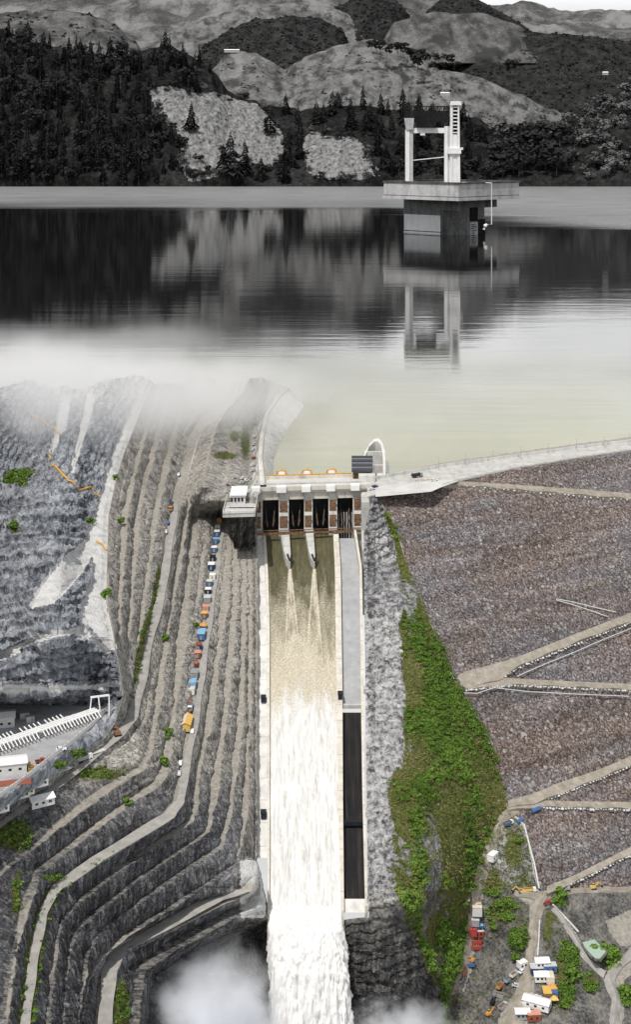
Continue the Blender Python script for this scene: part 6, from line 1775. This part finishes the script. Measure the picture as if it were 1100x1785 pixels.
# boulders set along the road edges
bm_ = bmesh.new(); bmesh.ops.create_icosphere(bm_, subdivisions=2, radius=1.0)
BOUL = []
for k in range(4):
    me = bpy.data.meshes.new('boulder'); b2 = bm_.copy()
    for v in b2.verts:
        nn_ = float(vnoise(np.array([[v.co.x*1.3+9*k, v.co.y*1.3, v.co.z*1.3]]), 7)[0]); v.co *= .72+.55*nn_
        v.co.z *= .75
    b2.to_mesh(me); b2.free(); me.materials.append(PM['pale'] if k % 2 else PM['silver']); BOUL.append(me)
bm_.free()
bgrp = {'upper': 'pale boulder lining the lower edge of the highest dirt road on the dam', 'mid': 'white boulder lining the rising dirt road at mid dam height', 'midlow': 'white boulder lining the level dirt road at mid dam height',
        'low': 'white boulder lining the rising dirt road low on the dam', 'lowlow': 'white boulder lining the level dirt road low on the dam', 'foot': 'white boulder lining the dirt road at the dam foot'}
BL = dict(upper=[(800,850),(900,859),(1000,867),(1100,875)], mid=[(880,1182),(905,1166),(1000,1127),(1100,1088)], midlow=[(812,1207),(850,1202),(900,1198),(1000,1203),(1100,1208)],
          low=[(955,1396),(970,1391),(1040,1363),(1100,1338)], lowlow=[(930,1412),(950,1412),(1000,1413),(1100,1415)], foot=[(990,1546),(1000,1543),(1050,1518),(1100,1493)])
R2 = random.Random(8)
for k, l_ in BL.items():
    f = hline(l_); x = l_[0][0]
    while x < 1104:
        y = float(f(x))+R2.uniform(-1, 1)
        o = bpy.data.objects.new('boulder', R2.choice(BOUL)); COL.objects.link(o)
        o.location = [float(v) for v in U(x, y, float(Yd(x, y)))+nd*1.6]
        s_ = R2.uniform(.3, .8); o.scale = (s_*1.2, s_, s_); o.rotation_euler = (R2.uniform(-.4, .4), R2.uniform(-.4, .4), R2.uniform(0, 6.28))
        tag(o, bgrp[k], 'boulder', 'boulders along the '+k.replace('midlow', 'level middle').replace('lowlow', 'level low')+' road edge')
        x += R2.uniform(3.0, 6.5)*(2.0 if k == 'upper' else 1.0)

# ------------------------------------------------------------------ switchyard on the left shelf
ZY = -12.7
def yd(x, y, dz=0.0): return Uz(x, y, ZY)+np.array([0, 0, dz])
bus = empty('busbar_gallery', yd(95, 1285), 'long white gantry of parallel ducts with rows of short white tubes in the switchyard', 'switchgear')
A_, B_ = yd(-30, 1318, 3.2), yd(168, 1250, 3.2)
dirv = (B_-A_)/np.linalg.norm(B_-A_); per = np.array([dirv[1], -dirv[0], 0])
for k, o_ in enumerate((-1.6, 0, 1.6)):
    mb = MB(); mb.tube([tuple(A_+per*o_), tuple(B_+per*o_)], .55, 8); under(mb.build('main_duct', PM['white']), bus)
mb = MB()
for t_ in np.linspace(.02, .98, 12):
    c = A_+(B_-A_)*t_; mb.box((c[0], c[1], c[2]-1.8), (.4, 4.4, 2.8), math.atan2(per[1], per[0])+1.57)
under(mb.build('support_frame', PM['grey']), bus)
for side, t0, t1 in ((1, .02, .42), (1, .48, .98), (-1, .02, .28), (-1, .36, .52), (-1, .58, .72)):
    n_ = int((t1-t0)*36)
    for k in range(n_):
        c = A_+(B_-A_)*(t0+(t1-t0)*k/max(1, n_-1))
        p0 = c+per*side*2.2+np.array([0, 0, .2]); p1 = c+per*side*4.8+np.array([0, 0, -1.6 if side > 0 else .9])
        mb = MB(); mb.tube([tuple(p0), tuple(p1)], .27, 6); under(mb.build('branch_tube', PM['white']), bus)
mb = MB(); c = yd(165, 1250)
for dx in (-2.5, 2.5): mb.bar((c[0]+dx, c[1], c[2]), (c[0]+dx*.6, c[1], c[2]+9), .5)
mb.bar((c[0]-2, c[1], c[2]+8.6), (c[0]+6, c[1]+1, c[2]+9.2), .7); mb.bar((c[0]+6, c[1]+1, c[2]+9.2), (c[0]+6, c[1]+1, c[2]), .5)
under(mb.build('end_gantry', PM['white']), bus)
inst('sh1', shed('pale', 'white', 11, 9, 4.2, .8), 'switchyard_building', yd(2, 1262), .2, 'white roofed building at the upper left of the switchyard', 'building')
inst('sh2', shed('pale', 'white', 13, 8, 4.0, .8), 'switchyard_building', yd(16, 1342), .25, 'white roofed building at the near left of the switchyard', 'building')
mb = MB(); mb.box((0, 0, .12), (19, 5, .2)); tag(mb.build('brick_paving', PM['rust'], loc=yd(10, 1366, 0)), None, None, None, 'structure').rotation_euler = (0, 0, .25)
inst('tr', skip('yellow'), 'transformer_tank', yd(53, 1341), 1.9, 'yellow open tank beside the near switchyard building', 'tank')
inst(('car', 'white'), car('white'), 'parked_car', yd(106, 1308), .25, 'white car parked inside the switchyard', 'car')
inst(('pickup', 'red'), pickup('red'), 'pickup', yd(72, 1329), .4, 'red pickup inside the switchyard by the yellow tank', 'pickup')
for x, y, w_ in ((42, 1252, 4), (52, 1258, 3.4), (142, 1256, 3)):
    mb = MB(); mb.box((0, 0, 1.2), (w_, 2.2, 2.4)); r = empty('equipment_cabinet', yd(x, y), {42: 'grey cabinet beside the upper switchyard building', 52: 'smaller grey cabinet near the upper switchyard building', 142: 'grey cabinet at the right end of the duct gantry'}[x], 'cabinet', None, .3)
    mb.build('housing', PM['silver'], r); m2 = MB(); m2.box((0, 0, 2.48), (w_+.3, 2.5, .15)); m2.build('roof', PM['grey'], r); m3 = MB(); m3.box((w_*.2, -1.14, 1.1), (.9, .08, 1.8)); m3.build('door', PM['grey'], r)
fn = MB()
fp = [yd(x, y) for x, y in ((184,1241),(166,1260),(122,1298),(82,1328),(45,1358),(-14,1398))]
fence = empty('fence', fp[2], 'pale wall fence along the right edge of the switchyard', 'fence')
for a_, b_ in zip(fp[:-1], fp[1:]): fn.bar(a_+np.array([0, 0, .8]), b_+np.array([0, 0, .8]), .35, 1.7)
under(fn.build('panel', PM['pale']), fence)
fn = MB()
for a_, b_ in zip(fp[:-1], fp[1:]):
    for t_ in np.linspace(0, .9, 6):
        c = a_+(b_-a_)*t_; fn.tube([tuple(c), tuple(c+np.array([0, 0, 2.3]))], .14, 5)
under(fn.build('post', PM['grey']), fence)
# machines along the gravel road below the switchyard
def gr(x, y): return hill_point(x, y, .45)
inst(('exc', 'brown'), excavator('brown'), 'excavator', gr(203, 1284), 2.0, 'brown digger at the bend of the gravel road', 'digger')
inst(('truck', 'white', 'grey'), truck('white', 'grey'), 'lorry', gr(145, 1329), .75, 'white lorry with grey body on the gravel road below the switchyard', 'lorry')
def slab():
    r = root_(); mb = MB(); mb.box((0, 0, .8), (9, 2.6, .25)); mb.build('deck', PM['pale'], r)
    mb = MB(); mb.box((0, 0, .55), (8.6, 1.0, .25)); mb.build('frame', PM['black'], r); wheels(r, (-3.2, -2.2, 3), 1.1, .45); return r
inst('slab', slab, 'flatbed_trailer', gr(166, 1316), .7, 'empty pale flatbed trailer on the gravel road', 'trailer')
def beam_pile():
    r = root_()
    for k in range(4): mb = MB(); mb.box((0, -.9+.6*k, .3+.05*k), (11-k, .45, .5)); mb.build('beam', PM['pale' if k % 2 else 'grey'], r)
    return r
inst('beams', beam_pile, 'beam_stack', mass_point(122, 1348)+np.array([0, 0, .5]), .75, 'stack of long pale beams beside the gravel road', 'beams')
inst(('shedB',), shed('pale', 'white', 9.5, 5.4, 3.0, 1.0, 'sky'), 'storage_shed', gr(70, 1405), .55, 'shed with white and pale blue roof beside the gravel road', 'shed')
for x, y, a, lab in ((84, 1371, 'white', 'white box cabin on the verge above the pale blue shed'), (59, 1391, 'pale', 'pale box cabin left of the pale blue shed'), (70, 1384, 'cream', 'cream box cabin between two pale cabins on the verge'), (23, 1416, 'white', 'white cabin at the left edge beside the gravel road')):
    inst(('cabin', a, 'pale'), cabin(a, 'pale', 4.4, 3.2, 2.7), 'site_cabin', mass_point(x, y)+np.array([0, 0, .3]), .6, lab, 'cabin')
# orange drain ditch on the rock
run('drain_ditch', [(88,800),(92,815),(108,832),(125,845),(135,858),(155,858),(177,866)], .5, M_ORANGE, 'orange lined drain zigzagging over the blue grey rock', 'drain', 'm', .6)
run('drain_ditch', [(48,722),(72,740),(88,748),(105,757)], .45, M_ORANGE, 'faint orange drain higher up in the mist', 'drain', 'm', .6)
run('drain_ditch', [(168,943),(178,947),(186,958)], .45, M_ORANGE, 'short orange drain beside the concrete ramp', 'drain', 'm', .6)

# ------------------------------------------------------------------ mist and spray
def mist(name, c, r, dens, nscale, lo, hi, color=(.97, .98, 1.0), rz=0.0, namp=3.0):
    bm = bmesh.new(); bmesh.ops.create_icosphere(bm, subdivisions=3, radius=1.0)
    me = bpy.data.meshes.new(name); bm.to_mesh(me); bm.free()
    o = bpy.data.objects.new(name, me); COL.objects.link(o)
    o.location = [float(v) for v in c]; o.scale = r; o.rotation_euler = (0, 0, rz)
    m = bpy.data.materials.new(name); m.use_nodes = True; t = m.node_tree; t.nodes.clear()
    out = t.nodes.new('ShaderNodeOutputMaterial'); v = t.nodes.new('ShaderNodeVolumePrincipled')
    v.inputs['Color'].default_value = (*color, 1); v.inputs['Anisotropy'].default_value = .15
    tc = t.nodes.new('ShaderNodeTexCoord'); ln = t.nodes.new('ShaderNodeVectorMath'); ln.operation = 'LENGTH'
    t.links.new(tc.outputs['Object'], ln.inputs[0])
    geo = t.nodes.new('ShaderNodeNewGeometry'); no = t.nodes.new('ShaderNodeTexNoise'); no.inputs['Scale'].default_value = nscale; no.inputs['Detail'].default_value = 6; no.inputs['Roughness'].default_value = .6
    t.links.new(geo.outputs['Position'], no.inputs['Vector'])
    fr_ = t.nodes.new('ShaderNodeMapRange'); fr_.interpolation_type = 'SMOOTHSTEP'; fr_.inputs['From Min'].default_value = 1.0; fr_.inputs['From Max'].default_value = .25
    t.links.new(ln.outputs['Value'], fr_.inputs['Value'])
    ad = t.nodes.new('ShaderNodeMath'); ad.operation = 'MULTIPLY_ADD'; ad.inputs[1].default_value = .75; t.links.new(fr_.outputs[0], ad.inputs[0])
    nb = t.nodes.new('ShaderNodeMath'); nb.operation = 'SUBTRACT'; nb.inputs[1].default_value = .5; t.links.new(no.outputs['Fac'], nb.inputs[0])
    nm = t.nodes.new('ShaderNodeMath'); nm.operation = 'MULTIPLY'; nm.inputs[1].default_value = namp; t.links.new(nb.outputs[0], nm.inputs[0]); t.links.new(nm.outputs[0], ad.inputs[2])
    mr = t.nodes.new('ShaderNodeMapRange'); mr.inputs['From Min'].default_value = lo; mr.inputs['From Max'].default_value = hi; mr.inputs['To Max'].default_value = dens
    t.links.new(ad.outputs[0], mr.inputs['Value'])
    ed = t.nodes.new('ShaderNodeMath'); ed.operation = 'MULTIPLY'; t.links.new(mr.outputs[0], ed.inputs[0]); t.links.new(fr_.outputs[0], ed.inputs[1])
    t.links.new(ed.outputs[0], v.inputs['Density']); t.links.new(v.outputs[0], out.inputs['Volume'])
    me.materials.append(m); o['kind'] = 'stuff'; return o
# far woods that read as one canopy
for (hx, hy, hP, n_) in WOODED:
    cc_ = hP[rng.integers(2, hP.shape[0], n_), rng.integers(0, hP.shape[1], n_)]
    leaf_cloud('forest', cc_, rng.uniform(10, 24, len(cc_)), 12, 10, M_LEAFG[0])['kind'] = 'stuff'
# low scrub dotted over the pale hills
for (hx, hy, hP, n_, seed_) in HILLS_P:
    k_ = rng.integers(0, hP.shape[0]-4, n_), rng.integers(0, hP.shape[1], n_)
    cc_ = hP[k_[0], k_[1]]
    keep = fbm(cc_*.006, 3, seed_) > .02
    cc_ = cc_[keep]
    leaf_cloud('scrub', cc_, rng.uniform(5, 17, len(cc_)), 10, 6.5, M_LEAFG[0])['kind'] = 'stuff'
mist('mist', U(40, 690, 490), (230, 190, 50), .018, .009, .05, .65, (1, 1, 1), namp=4)
mist('mist', U(290, 690, 530), (150, 150, 42), .014, .010, .08, .7, (1, 1, 1), namp=4)
mist('mist', U(90, 705, 430), (190, 60, 34), .009, .012, .02, .6, (1, 1, 1), namp=3.4)
mist('mist', U(300, 700, 480), (110, 60, 26), .008, .014, .05, .65, (1, 1, 1), namp=3.4)
mist('mist', U(455, 675, 620), (90, 150, 36), .010, .014, .1, .75, (1, 1, 1), namp=4)
mist('mist', U(150, 600, 760), (380, 130, 30), .006, .007, .15, .8, (1, 1, 1), namp=4)
mist('mist', U(830, 650, 720), (380, 160, 30), .004, .007, .1, .8, (1, 1, 1), namp=4)
mist('spray', U(345, 1765, 298), (34, 20, 30), .16, .06, .0, .6, namp=3.6)
mist('spray', U(290, 1840, 294), (36, 18, 36), .16, .06, .0, .6, namp=3.6)
mist('spray', U(430, 1820, 302), (24, 16, 40), .16, .06, .05, .6, namp=3.6)
mist('spray', U(395, 1695, 304), (26, 14, 20), .06, .07, .1, .7, namp=4)
mist('spray', U(690, 1830, 300), (34, 12, 26), .18, .07, .1, .7, namp=3.6)
mist('spray', U(735, 1775, 304), (17, 8, 15), .10, .09, .15, .75, namp=4)
